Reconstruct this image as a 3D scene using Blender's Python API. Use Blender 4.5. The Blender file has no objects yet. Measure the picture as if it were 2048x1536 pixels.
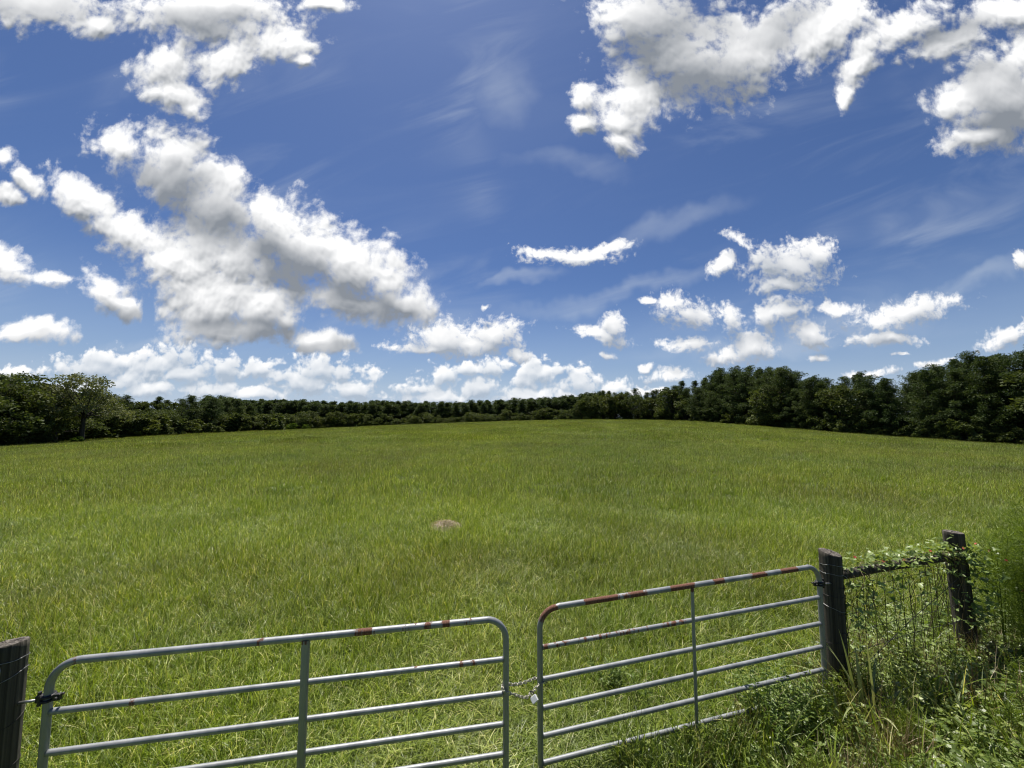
import bpy, math, random
import numpy as np
R = math.radians
sc = bpy.context.scene
# ------------------------------------------------------------------ camera, exposure, sun, sky
F_PX, PITCH, EYE = 769.0, R(4.46), 2.97           # focal length in photo pixels (2048 wide), tilt, eye height
cam = bpy.data.cameras.new("camera")
cam_ob = bpy.data.objects.new("camera", cam)
sc.collection.objects.link(cam_ob)
cam_ob.location = (0, 0, EYE)
cam_ob.rotation_euler = (R(90) + PITCH, 0, 0)
cam.sensor_width = 36.0
cam.lens = 36.0 * F_PX / 2048.0
cam.clip_start, cam.clip_end = 0.05, 20000
sc.camera = cam_ob
sc.view_settings.view_transform = 'Standard'
sc.view_settings.look = 'None'
sc.view_settings.exposure = 0.45
sc.view_settings.gamma = 1.0

SUN_EL, SUN_AZ = 67.0, -18.0                        # elevation; azimuth from +Y towards +X
sun = bpy.data.lights.new("sun", 'SUN')
sun.energy, sun.angle, sun.color = 5.0, R(0.53), (1.0, 0.95, 0.86)
sun_ob = bpy.data.objects.new("sun", sun)
sc.collection.objects.link(sun_ob)
sun_ob.rotation_euler = (R(90 - SUN_EL), 0, R(180 - SUN_AZ))
sun_ob.location = (0, 0, 60)

def pix(x, y):
    """photo pixel -> (u, v): slopes X/Y and (Z-EYE)/Y of the world ray"""
    a, b = x - 1024.0, 768.0 - y
    yy = F_PX * math.cos(PITCH) - b * math.sin(PITCH)
    return a / yy, (F_PX * math.sin(PITCH) + b * math.cos(PITCH)) / yy

class NB:
    """terse node builder"""
    def __init__(s, tree): s.t = tree
    def n(s, kind, **kw):
        o = s.t.nodes.new(kind)
        for k, v in kw.items(): setattr(o, k, v)
        return o
    def put(s, sock, v):
        if hasattr(v, 'is_output') or isinstance(v, bpy.types.NodeSocket): s.t.links.new(v, sock)
        elif v is not None:
            sock.default_value = v
    def m(s, op, a, b=None, c=None, clamp=False):
        o = s.n('ShaderNodeMath', operation=op, use_clamp=clamp)
        for i, v in enumerate((a, b, c)): s.put(o.inputs[i], v) if v is not None else None
        return o.outputs[0]
    def v(s, op, a, b=None, scale=None):
        o = s.n('ShaderNodeVectorMath', operation=op)
        s.put(o.inputs[0], a)
        if b is not None: s.put(o.inputs[1], b)
        if scale is not None: s.put(o.inputs['Scale'], scale)
        return o.outputs['Value'] if op in ('LENGTH', 'DOT_PRODUCT', 'DISTANCE') else o.outputs[0]
    def v3(s, a, b_, c):
        o = s.n('ShaderNodeVectorMath', operation='MULTIPLY_ADD')
        for i, q in enumerate((a, b_, c)): s.put(o.inputs[i], q)
        return o.outputs[0]
    def comb(s, x, y, z=0.0):
        o = s.n('ShaderNodeCombineXYZ')
        for i, q in enumerate((x, y, z)): s.put(o.inputs[i], q)
        return o.outputs[0]
    def sep(s, v):
        o = s.n('ShaderNodeSeparateXYZ'); s.put(o.inputs[0], v); return o.outputs
    def mapping(s, vec, loc=(0, 0, 0), rot=(0, 0, 0), sca=(1, 1, 1), kind='TEXTURE'):
        o = s.n('ShaderNodeMapping', vector_type=kind); s.put(o.inputs[0], vec)
        o.inputs['Location'].default_value = loc; o.inputs['Rotation'].default_value = rot; o.inputs['Scale'].default_value = sca
        return o.outputs[0]
    def noise(s, vec, scale, detail=2, rough=.5, dist=0.0, dim='2D', out=0, lac=2.0):
        o = s.n('ShaderNodeTexNoise', noise_dimensions=dim)
        if vec is not None: s.put(o.inputs['Vector'], vec)
        o.inputs['Scale'].default_value = scale; o.inputs['Detail'].default_value = detail
        o.inputs['Roughness'].default_value = rough; o.inputs['Distortion'].default_value = dist; o.inputs['Lacunarity'].default_value = lac
        return o.outputs[out]
    def voro(s, vec, scale, detail=0, rough=.5, dim='2D', feature='F1', smooth=.5):
        o = s.n('ShaderNodeTexVoronoi', voronoi_dimensions=dim, feature=feature)
        if vec is not None: s.put(o.inputs['Vector'], vec)
        o.inputs['Scale'].default_value = scale; o.inputs['Detail'].default_value = detail; o.inputs['Roughness'].default_value = rough
        if feature == 'SMOOTH_F1': o.inputs['Smoothness'].default_value = smooth
        return o.outputs['Distance']
    def rng(s, x, a, b, c=0.0, d=1.0, smooth=False):
        o = s.n('ShaderNodeMapRange', interpolation_type='SMOOTHSTEP' if smooth else 'LINEAR', clamp=True)
        for i, q in zip((0, 1, 2, 3, 4), (x, a, b, c, d)): s.put(o.inputs[i], q)
        return o.outputs[0]
    def mix(s, f, a, b, blend='MIX'):
        o = s.n('ShaderNodeMix', data_type='RGBA', blend_type=blend)
        s.put(o.inputs[0], f); s.put(o.inputs[6], a); s.put(o.inputs[7], b)
        return o.outputs[2]
    def ramp(s, f, stops):
        o = s.n('ShaderNodeValToRGB'); s.put(o.inputs[0], f)
        e = o.color_ramp.elements
        while len(e) < len(stops): e.new(.5)
        for q, (p, c) in zip(e, stops): q.position = p; q.color = c
        return o.outputs[0]

BIG = [  # cumulus near overhead: photo x, y, radii, tilt
 (80,15,150,60,12),(185,50,55,30,25),(400,25,230,85,0),(330,130,85,75,10),(345,185,75,42,30),(383,212,40,30,50),(570,85,85,45,-5),(650,5,60,22,0),(620,125,30,20,30),(450,125,75,60,0),
 (235,290,80,48,25),(345,320,95,70,25),(440,370,80,60,35),(530,430,70,50,35),(340,345,115,85,35),(430,405,110,80,35),(565,440,80,50,30),(600,490,130,90,25),(705,530,110,70,28),(770,560,85,48,30),(800,605,70,34,12),(690,605,150,36,8),
 (165,395,95,34,40),(260,465,120,52,40),(350,530,120,70,30),(430,595,150,70,15),(520,615,80,50,0),(460,660,140,30,5),(640,675,85,28,8),(195,580,62,42,35),(240,618,50,26,20),(440,500,150,75,30),
 (15,390,40,24,10),(20,520,60,34,25),(95,550,50,22,30),(45,355,55,22,40),(60,662,88,27,5),(-5,315,30,30,0),
 (1280,30,130,85,0),(1375,110,170,125,10),(1265,200,75,75,20),(1235,245,55,42,50),(1500,95,190,85,-25),(1650,55,150,75,-25),(1165,255,46,26,0),(1172,195,34,44,0),(1240,285,34,28,20),
 (1800,60,130,42,-32),(1730,140,75,36,-48),(1692,200,42,20,-50),(1900,80,110,42,-20),(2010,20,120,42,-10),
 (2000,190,120,105,15),(1930,205,85,45,0),(2050,110,95,62,-20),(1965,275,90,36,5),(2070,240,95,75,0)]
CORE = [  # the thickest, grey parts of the big clouds
 (375,395,120,62,32),(430,450,110,50,20),(580,530,130,48,18),(720,605,110,30,10),(500,655,110,20,4),(300,345,60,40,30),(240,628,40,14,15),
 (60,5,120,36,8),(400,40,110,30,0),(1330,90,110,95,20),(1420,150,110,80,0),(1360,30,110,70,0),(1560,60,110,40,-20),(1900,60,90,24,-25),(2040,240,95,70,-10),(1990,170,60,50,0),(640,685,70,14,6),(60,675,70,12,4)]
MID = [
 (1150,512,105,22,-3),(1215,497,55,13,-8),(1080,508,55,14,10),(1580,530,95,52,0),(1565,572,58,20,0),(1630,505,50,34,0),(1478,480,36,15,20),(1445,530,38,16,-35),
 (1375,622,72,34,12),(1340,602,40,20,0),(1298,595,22,8,0),(1462,635,28,34,0),(1545,628,78,30,-15),(1510,690,55,30,-10),(1625,668,52,32,0),(1665,617,50,14,-5),(1450,716,50,15,-12),(1380,692,70,19,-5),
 (1820,622,115,27,-13),(1765,640,80,22,-5),(1775,682,75,14,0),(2012,672,62,24,-18),(1200,672,58,17,8),(1227,655,28,32,0),(1218,708,18,8,0),(1640,720,26,11,0),
 (890,680,80,40,0),(850,697,85,15,0),(990,665,62,32,0),(940,692,70,26,0),(1035,705,25,16,0),(970,610,10,5,0),(1290,733,16,8,0),(2045,525,22,26,0),(1800,713,20,5,0),(1745,748,60,10,0),(1865,725,45,9,-15),(1340,752,60,14,0)]
VEIL = [(1330,450,190,34,-22,.42),(1230,590,260,22,-10,.50),(1900,575,230,24,-14,.50),(1010,170,70,85,-20,.28),(1140,330,130,30,10,.25),(1030,555,90,14,-10,.42),(1700,660,180,26,-8,.40),(1500,700,260,22,-3,.40),(330,690,180,14,-3,.40),(880,650,120,20,-6,.30)]
LOW = [
 (230,720,130,30,0),(190,735,120,35,0),(355,710,58,38,0),(300,735,90,40,0),(440,735,60,34,0),(520,735,60,26,0),(640,738,78,38,0),(600,765,90,35,0),(750,758,32,34,0),(30,745,70,16,0),
 (890,752,45,36,0),(985,735,55,25,0),(1075,752,70,42,0),(1160,765,55,34,0),(1230,775,50,25,0),(1290,782,55,14,0),(830,775,60,24,0),(700,780,80,28,0),(960,775,100,34,0),
 (140,775,90,26,0),(300,780,80,26,0),(420,778,70,24,0),(500,790,90,20,0),(880,795,90,20,0),(1060,790,80,22,0),(1170,795,90,20,0),(20,785,70,24,0),(360,750,60,30,0),(560,755,40,26,0),(680,745,40,30,0),(930,740,40,26,0),(1120,745,36,30,0),(260,755,60,30,0)]

def build_sky():
    w = bpy.data.worlds.new("World"); sc.world = w; w.use_nodes = True
    t = w.node_tree; t.nodes.clear(); b = NB(t)
    sky = b.n('ShaderNodeTexSky', sky_type='NISHITA', sun_disc=False)
    sky.sun_elevation = R(SUN_EL); sky.sun_rotation = R(SUN_AZ)
    sky.altitude = 60; sky.air_density = 1.0; sky.dust_density = 0.6; sky.ozone_density = 2.2
    d = b.n('ShaderNodeTexCoord').outputs['Generated']
    x, y, z = b.sep(d)
    yy = b.m('MAXIMUM', y, .12)
    P = b.comb(b.m('DIVIDE', x, yy), b.m('DIVIDE', z, yy))

    GR = {}
    def back(col):
        o = b.n('ShaderNodeBackground'); b.put(o.inputs[0], col); return o.outputs[0]
    def shade(f, a, c_):
        o = b.n('ShaderNodeMixShader'); b.put(o.inputs[0], f); t.links.new(a, o.inputs[1]); t.links.new(c_, o.inputs[2]); return o.outputs[0]
    def field_group(name, blobs, k, warp, nscale, nrough, na, vscale, va, ha, gain, bias, seed, cores=()):
        g = bpy.data.node_groups.new(name, 'ShaderNodeTree')
        g.interface.new_socket('P', in_out='INPUT', socket_type='NodeSocketVector')
        for nm in ('h', 'mid', 'low', 'core'): g.interface.new_socket(nm, in_out='OUTPUT', socket_type='NodeSocketFloat')
        q = NB(g); gi = g.nodes.new('NodeGroupInput'); go = g.nodes.new('NodeGroupOutput')
        p0 = gi.outputs[0]
        ps = q.v('ADD', p0, (seed, seed * .37, 0))
        wv = q.v('SUBTRACT', q.noise(ps, nscale * .55, 3, .55, out=1), (.5, .5, .5))
        pw = q.v('ADD', p0, q.v('SCALE', wv, scale=warp))
        turned = {}
        def union(lst, kk):
            acc = None                                       # smooth union of ellipses, evaluated one after the other
            for (cx, cy, rx, ry, an) in lst:
                u, v = pix(cx, cy); st = round(an / 12.0) * 12; th = R(-st); ca_, sa_ = math.cos(th), math.sin(th)
                if st not in turned: turned[st] = q.mapping(pw, (0, 0, 0), (0, 0, th)) if st else pw
                iu, iv = F_PX / (rx * 1.12), F_PX / (ry * 1.12)
                off = (-(ca_ * u + sa_ * v) * iu, -(-sa_ * u + ca_ * v) * iv, 0)
                pin = turned[st] if acc is None else q.v3(acc, (1e-7, 1e-7, 0), turned[st])
                dd = q.v('LENGTH', q.v3(pin, (iu, iv, 0), off))
                acc = dd if acc is None else q.m('SMOOTH_MIN', acc, dd, kk)
            return acc
        acc = union(blobs, k)
        M = q.m('MINIMUM', q.m('MULTIPLY_ADD', acc, -gain, gain + bias), 1.9)
        psw = q.v('ADD', ps, q.v('SCALE', wv, scale=warp * .8))
        fb = q.m('SUBTRACT', q.noise(psw, nscale, 7, nrough), .5)
        fm = q.m('SUBTRACT', q.noise(psw, nscale, 4.0, nrough * .88), .5)
        fl = q.m('SUBTRACT', q.noise(psw, nscale * .6, 1, .5), .5)
        vo = q.m('SUBTRACT', .40, q.voro(psw, vscale, 2, .6))
        vm = q.m('SUBTRACT', .40, q.voro(psw, vscale, .6, .5))
        hf = q.m('SUBTRACT', q.noise(psw, nscale * 5.5, 4, .62), .5)
        h = q.m('MULTIPLY_ADD', hf, ha, q.m('MULTIPLY_ADD', vo, va, q.m('MULTIPLY_ADD', fb, na, M)))
        md = q.m('MULTIPLY_ADD', vm, va, q.m('MULTIPLY_ADD', fm, na, M))
        lo = q.m('MULTIPLY_ADD', fl, na, M)
        ck = union(cores, .5)
        if ck is None: ck = q.m('SUBTRACT', 2.0, lo)
        ck = q.m('MULTIPLY_ADD', fm, -1.3, ck)
        for i, o_ in enumerate((h, md, lo, ck)): g.links.new(o_, go.inputs[i])
        return g

    def layer(name, blobs, base, k, warp, nscale, nrough, na, vscale, va, ha, gain, bias, d1, k1, d2, k2, soft, white, grey, core, bright, seed, cores=()):
        if name not in GR: GR[name] = field_group(name, blobs, k, warp, nscale, nrough, na, vscale, va, ha, gain, bias, seed, cores)
        def ev(p):
            o = b.n('ShaderNodeGroup'); o.node_tree = GR[name]; b.put(o.inputs[0], p); return o.outputs
        h0 = ev(P)
        s1 = (-.30 * d1, .95 * d1, 0); s2 = (-.15 * d2, .98 * d2, 0)
        h1 = ev(b.v('ADD', P, s1)); h2 = ev(b.v('ADD', P, s2))
        thick = b.rng(h0[3], 1.5, .35, 0, 1, smooth=True)
        e1 = b.m('MULTIPLY', b.m('MULTIPLY', b.m('SUBTRACT', h0[1], h1[1]), k1), b.m('MULTIPLY_ADD', thick, -.75, 1.0))
        e2 = b.m('MULTIPLY', b.m('SUBTRACT', h0[2], h2[2]), k2)
        lit = b.m('ADD', b.m('ADD', e1, e2), bright)
        lit = b.m('MULTIPLY_ADD', thick, -core, lit)
        edge = b.rng(h0[1], .0, .5, .22, 0)                 # thin edges scatter the sun forward: bright
        lit = b.m('ADD', lit, edge, clamp=True)
        col = b.ramp(lit, [(0, (*grey, 1)), (.5, tuple(g_ * .45 + w_ * .55 for g_, w_ in zip(grey, white)) + (1,)), (1, (*white, 1))])
        alpha = b.rng(h0[0], 0.0, soft, 0, 1, smooth=True)
        return shade(alpha, base, back(col))

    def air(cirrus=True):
        c = b.v('MULTIPLY', sky.outputs[0], SKY_K if cirrus else tuple(.8 * k for k in SKY_K))  # unseen sky outside the cloud region is dimmed to weaken the fill light
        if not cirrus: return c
        if cirrus:                                           # thin high streaks
            cp = b.mapping(P, (0, 0, 0), (0, 0, R(17)), (.55, .13, 1))
            ci = b.noise(cp, 1.0, 5, .56, dist=.5); ci2 = b.noise(P, 2.2, 2, .5)
            ca = b.m('MULTIPLY', b.rng(ci, .42, .85, 0, .34, smooth=True), b.rng(ci2, .40, .70, .10, 1, smooth=True))
            pv_ = b.v('ADD', P, b.v('SCALE', b.v('SUBTRACT', b.noise(P, 3.5, 4, .6, out=1), (.5, .5, .5)), scale=.16))
            for (cx, cy, rx, ry, an, al) in VEIL:
                u, v = pix(cx, cy)
                dd = b.v('LENGTH', b.mapping(pv_, (u, v, 0), (0, 0, R(-an)), (rx / F_PX, ry / F_PX, 1)))
                ca = b.m('MAXIMUM', ca, b.m('MULTIPLY', b.rng(dd, 1.25, .1, 0, al, smooth=True), b.rng(ci, .25, .65, .35, 1)))
            c = b.mix(ca, c, (*CIRRUS, 1))
            c = b.mix(b.rng(z, -.02, .12, .75, 0, smooth=True), c, (.50, .56, .64, 1))
        return b.mix(b.rng(z, .0, .34, .55, 0, smooth=True), c, (*HORIZON, 1))   # pale air towards the horizon
    def low(c): return layer('low_clouds', LOW, c, .10, .04, 15, .64, 1.5, 22, .95, .75, 1.5, .18, .011, .95, .022, .42, .70, (.76, .765, .77), (.32, .38, .46), .20, .46, 3.1)
    def mid(c): return layer('mid_clouds', MID, c, .22, .05, 14, .70, 2.0, 22, .70, 1.3, 1.5, .40, .012, .70, .05, .48, 1.05, (.76, .76, .76), (.27, .305, .36), .28, .44, 7.7)
    def big(c): return layer('big_clouds', BIG, c, .4, .09, 5.6, .72, 2.3, 12, .80, 1.35, 1.8, .42, .014, .95, .09, .26, 1.1, (.78, .78, .78), (.19, .21, .24), .47, .60, 1.3, CORE)
    # the cloud decks only exist in parts of the sky; elsewhere nothing has to be evaluated
    upper = big(back(air())); lower_l = big(mid(low(back(air())))); lower_r = mid(low(back(air())))
    pu, pv, _ = b.sep(P)
    lower = shade(b.m('GREATER_THAN', pu, pix(1000, 700)[0]), lower_l, lower_r)
    front = shade(b.m('GREATER_THAN', pv, pix(1024, 430)[1]), lower, upper)
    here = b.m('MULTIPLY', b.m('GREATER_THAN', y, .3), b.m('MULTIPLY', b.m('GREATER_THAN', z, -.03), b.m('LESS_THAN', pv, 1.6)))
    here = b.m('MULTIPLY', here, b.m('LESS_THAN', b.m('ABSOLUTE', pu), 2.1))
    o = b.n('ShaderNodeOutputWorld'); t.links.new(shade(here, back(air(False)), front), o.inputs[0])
    w.cycles.sampling_method = 'NONE'

SKY_K = (.035, .043, .059)
CIRRUS = (.42, .47, .54)
HORIZON = (.32, .41, .54)
build_sky()
cy = sc.cycles
cy.max_bounces, cy.diffuse_bounces, cy.glossy_bounces, cy.transmission_bounces = 5, 3, 2, 4
cy.use_adaptive_sampling, cy.adaptive_threshold = True, .02
cy.use_denoising = True
cy.filter_width = 1.15

# ------------------------------------------------------------------ helpers
rs = np.random.RandomState
COL = sc.collection

def mesh_data(name, verts, faces, mat, smooth=False, attrs=None, mats=None, midx=None):
    """verts (n,3); faces: array (m,k) or list of arrays with different k"""
    fl = faces if isinstance(faces, list) else [faces]
    fl = [np.asarray(f, np.int32) for f in fl if len(f)]
    me = bpy.data.meshes.new(name)
    v = np.asarray(verts, np.float32)
    me.vertices.add(len(v)); me.vertices.foreach_set('co', v.ravel())
    tot = np.concatenate([np.full(len(f), f.shape[1], np.int32) for f in fl])
    li = np.concatenate([f.ravel() for f in fl])
    me.loops.add(len(li)); me.loops.foreach_set('vertex_index', li)
    me.polygons.add(len(tot))
    me.polygons.foreach_set('loop_start', np.concatenate([[0], np.cumsum(tot)[:-1]]).astype(np.int32))
    me.polygons.foreach_set('use_smooth', np.full(len(tot), smooth))
    for m_ in ([mat] if mats is None else mats): me.materials.append(m_)
    if midx is not None: me.polygons.foreach_set('material_index', np.asarray(midx, np.int32))
    for k, (dom, arr) in (attrs or {}).items():
        a = me.attributes.new(k, 'FLOAT', dom); a.data.foreach_set('value', np.asarray(arr, np.float32))
    me.update(calc_edges=True)
    return me

def link(name, me, parent=None, loc=(0, 0, 0), rz=0.0):
    o = bpy.data.objects.new(name, me); COL.objects.link(o)
    o.location = loc; o.rotation_euler = (0, 0, rz)
    if parent: o.parent = parent
    return o

def tag(o, label=None, cat=None, group=None, kind=None):
    for k, v in (('label', label), ('category', cat), ('group', group), ('kind', kind)):
        if v: o[k] = v
    return o

def thing(name, label, cat, loc=(0, 0, 0), rz=0.0, group=None):
    return tag(link(name, None, None, loc, rz), label, cat, group)

class Geo:
    """collects geometry with one float per vertex"""
    def __init__(s): s.v, s.f, s.a, s.k = [], {}, [], 0
    def add(s, v, f, a=0.0):
        v = np.asarray(v, float).reshape(-1, 3); f = np.asarray(f, int)
        s.v.append(v); s.f.setdefault(f.shape[1], []).append(f + s.k)
        s.a.append(np.broadcast_to(np.asarray(a, float), (len(v),)).copy()); s.k += len(v)
        return s
    def data(s, name, mat, smooth=False, attr='tone'):
        return mesh_data(name, np.concatenate(s.v), [np.concatenate(f) for f in s.f.values()], mat, smooth,
                         {attr: ('POINT', np.concatenate(s.a))})

def norm(v): return v / np.maximum(np.linalg.norm(v, axis=-1, keepdims=True), 1e-9)

def tube(pts, rad, sides=10, closed=False, caps=True):
    p = np.asarray(pts, float); n = len(p)
    rad = np.broadcast_to(np.asarray(rad, float), (n,))
    t = norm(np.roll(p, -1, 0) - np.roll(p, 1, 0)) if closed else norm(np.gradient(p, axis=0))
    ref = np.array([0, 0, 1.0]) if abs(t[0][2]) < .9 else np.array([1.0, 0, 0])
    a = norm(np.cross(t[0], ref)); A = [a]
    for i in range(1, n):
        a = A[-1] - t[i] * np.dot(A[-1], t[i]); A.append(norm(a))
    A = np.array(A); B = np.cross(t, A)
    th = np.arange(sides) / sides * 2 * np.pi
    v = p[:, None] + rad[:, None, None] * (np.cos(th)[None, :, None] * A[:, None] + np.sin(th)[None, :, None] * B[:, None])
    v = v.reshape(-1, 3); f = []
    m = n if closed else n - 1
    i = np.arange(m)[:, None]; j = np.arange(sides)[None]
    i2 = (i + 1) % n; j2 = (j + 1) % sides
    f = np.stack([i * sides + j, i * sides + j2, i2 * sides + j2, i2 * sides + j], -1).reshape(-1, 4)
    if caps and not closed:
        v = np.concatenate([v, p[:1], p[-1:]]); c0, c1 = n * sides, n * sides + 1; jj = np.arange(sides); j2 = (jj + 1) % sides
        cf = np.concatenate([np.stack([np.full(sides, c0), j2, jj, jj], -1)[:, :3], np.stack([np.full(sides, c1), (n - 1) * sides + jj, (n - 1) * sides + j2], -1)])
        return v, f, cf
    return v, f, None

def add_tube(g, pts, rad, sides=10, closed=False, a=0.0, caps=True):
    v, f, cf = tube(pts, rad, sides, closed, caps)
    k = g.k; g.add(v, f, a)
    if cf is not None: g.f.setdefault(3, []).append(cf + k)

def smooth_table(xs, ys, lo, hi, n=800, sig=.06):
    x = np.linspace(lo, hi, n); y = np.interp(x, xs, ys)
    k = max(1, int(sig / (hi - lo) * n)); w = np.exp(-.5 * (np.arange(-3 * k, 3 * k + 1) / k) ** 2); w /= w.sum()
    y = np.convolve(np.pad(y, 3 * k, mode='edge'), w, 'valid')
    return lambda q: np.interp(q, x, y)

# ------------------------------------------------------------------ terrain: a low rise ahead, falling off to both sides
_edge_px = [(0, 893), (200, 880), (400, 868), (600, 858), (800, 849), (1000, 842), (1150, 838), (1300, 838), (1400, 842), (1500, 850), (1600, 858), (1700, 866), (1800, 874), (1900, 880), (2047, 890)]
_eu = [pix(*p)[0] for p in _edge_px]; _ev = [pix(*p)[1] for p in _edge_px]
edge_v = smooth_table([-2.2] + _eu + [2.2], [-.13] + _ev + [-.13], -2.2, 2.2)
edge_d = smooth_table([-2.2, -1.32, -.9, -.66, -.3, 0, .36, .55, .75, 1.0, 1.32, 2.2], [62, 86, 108, 145, 185, 205, 192, 152, 118, 97, 80, 58], -2.2, 2.2)
edge_fall = smooth_table([-2.2, -1.0, -.7, -.5, .2, .5, 2.2], [.01, .012, .04, .09, .09, .02, .01], -2.2, 2.2)
GRASS_H = .36
_br = rs(5); _bk = _br.normal(size=(14, 2)); _bk = _bk / np.linalg.norm(_bk, axis=1, keepdims=True) / _br.uniform(2.5, 14, (14, 1)) * 6.28; _bp = _br.uniform(0, 6.28, 14)
def ground(x, y):
    x = np.asarray(x, float); y = np.asarray(y, float)
    Y = np.maximum(y, 0); u = np.clip(x / np.maximum(Y, 9.0), -2.2, 2.2)
    De = edge_d(u); z1 = EYE + edge_v(u) * De - GRASS_H
    t = np.maximum(Y - 4.0, 0) / (De - 4.0)
    z = z1 * np.minimum(t, 1.0) ** 1.5
    over = np.maximum(Y - De, 0)
    z = z - 13 * (1 - np.exp(-edge_fall(u) * over / 13))
    b = sum(np.sin(x * k[0] + y * k[1] + p) for k, p in zip(_bk, _bp)) * .012
    z = z + b * np.clip((y - 4) / 8, 0, 1)
    s = np.clip((1.7 - y) / 1.5, 0, 1)
    return z + 1.15 * s * s * (3 - 2 * s)                     # the road bank the photographer stands on

# ------------------------------------------------------------------ materials
def material(name):
    m = bpy.data.materials.new(name); m.use_nodes = True; t = m.node_tree; t.nodes.clear()
    b = NB(t); out = b.n('ShaderNodeOutputMaterial')
    return m, b, out
def attr(b, name): return b.n('ShaderNodeAttribute', attribute_name=name).outputs['Fac']
def princ(b, col, rough=.6, spec=.3, metal=0.0, normal=None):
    p = b.n('ShaderNodeBsdfPrincipled'); b.put(p.inputs['Base Color'], col); b.put(p.inputs['Roughness'], rough)
    p.inputs['Specular IOR Level'].default_value = spec; b.put(p.inputs['Metallic'], metal)
    if normal is not None: b.put(p.inputs['Normal'], normal)
    return p.outputs[0]
def bump(b, h, strength=.3, dist=.01):
    o = b.n('ShaderNodeBump'); o.inputs['Strength'].default_value = strength; o.inputs['Distance'].default_value = dist; b.put(o.inputs['Height'], h); return o.outputs[0]
def leafy(b, out, col, trans=.35, rough=.5, spec=.3, tcol=None):
    p = princ(b, col, rough, spec)
    tr = b.n('ShaderNodeBsdfTranslucent'); b.put(tr.inputs[0], tcol if tcol is not None else b.mix(1.0, col, (1.25, 1.25, .55, 1), 'MULTIPLY'))
    mx = b.n('ShaderNodeMixShader'); mx.inputs[0].default_value = trans
    b.t.links.new(p, mx.inputs[1]); b.t.links.new(tr.outputs[0], mx.inputs[2]); b.t.links.new(mx.outputs[0], out.inputs[0])

def C(r, g, b_): return (r, g, b_, 1.0)

def mat_grass():
    m, b, out = material("grass_blades")
    pos = b.n('ShaderNodeNewGeometry').outputs['Position']
    tone = attr(b, 'tone')
    n1 = b.noise(pos, .05, 3, .55); n2 = b.noise(pos, .45, 3, .6)
    green = b.ramp(tone, [(0, C(.105, .095, .042)), (.05, C(.080, .085, .030)), (.09, C(.050, .092, .007)), (.40, C(.128, .198, .020)), (.75, C(.232, .318, .048)), (.93, C(.42, .48, .16)), (1, C(.62, .60, .38))])
    patch = b.rng(b.m('MULTIPLY_ADD', n2, .5, b.m('MULTIPLY', n1, .7)), .42, .80, 0, 1)
    green = b.mix(b.m('MULTIPLY', patch, .75), green, b.mix(1.0, green, (1.60, 1.45, .9, 1), 'MULTIPLY'))
    olive = b.rng(b.noise(b.v('ADD', pos, (31, 7, 0)), .11, 3, .6), .5, .72)
    green = b.mix(b.m('MULTIPLY', olive, .55), green, b.mix(1.0, green, (.80, .70, .85, 1), 'MULTIPLY'))
    # worn, drier strip through the gateway
    x, y, z = b.sep(pos)
    wx = b.rng(b.m('ABSOLUTE', b.m('ADD', x, .15)), .5, 2.2, 1, 0); wy = b.rng(y, 3.2, 9.0, 1, 0)
    dry = b.m('MULTIPLY', b.m('MULTIPLY', wx, wy), b.rng(b.noise(pos, 1.1, 3, .6), .35, .62, .15, .75))
    green = b.mix(b.m('MULTIPLY', dry, .55), green, b.mix(.5, green, C(.30, .27, .12)))
    leafy(b, out, green, .42, .42, .45)
    return m

def mat_ground():
    m, b, out = material("ground_soil")
    pos = b.n('ShaderNodeNewGeometry').outputs['Position']
    n = b.noise(pos, 1.7, 6, .65); n2 = b.noise(pos, .06, 3, .55)
    c = b.ramp(n, [(.3, C(.030, .042, .012)), (.5, C(.06, .085, .020)), (.7, C(.10, .115, .035))])
    c = b.mix(b.rng(n2, .4, .65, 0, .5), c, C(.11, .15, .03))
    b.t.links.new(princ(b, c, .9, .1, normal=bump(b, n, .6, .05)), out.inputs[0])
    return m

def mat_leaf(name, dark, mid, light, trans=.25, rough=.62, spec=.15, hue=.25):
    m, b, out = material(name)
    tone = attr(b, 'tone'); rnd = b.n('ShaderNodeObjectInfo').outputs['Random']
    c = b.ramp(tone, [(0, C(*dark)), (.5, C(*mid)), (1, C(*light))])
    c = b.mix(b.m('MULTIPLY', rnd, hue), c, b.mix(1.0, c, (1.5, 1.2, .75, 1), 'MULTIPLY'))
    leafy(b, out, c, trans, rough, spec)
    return m

def mat_bark(name, c0, c1):
    m, b, out = material(name)
    tc = b.n('ShaderNodeTexCoord').outputs['Object']
    n = b.noise(b.mapping(tc, sca=(.3, .3, 1.6)), 2.2, 6, .7)
    b.t.links.new(princ(b, b.ramp(n, [(.3, C(*c0)), (.7, C(*c1))]), .9, .15, normal=bump(b, n, .8, .05)), out.inputs[0])
    return m

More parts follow.
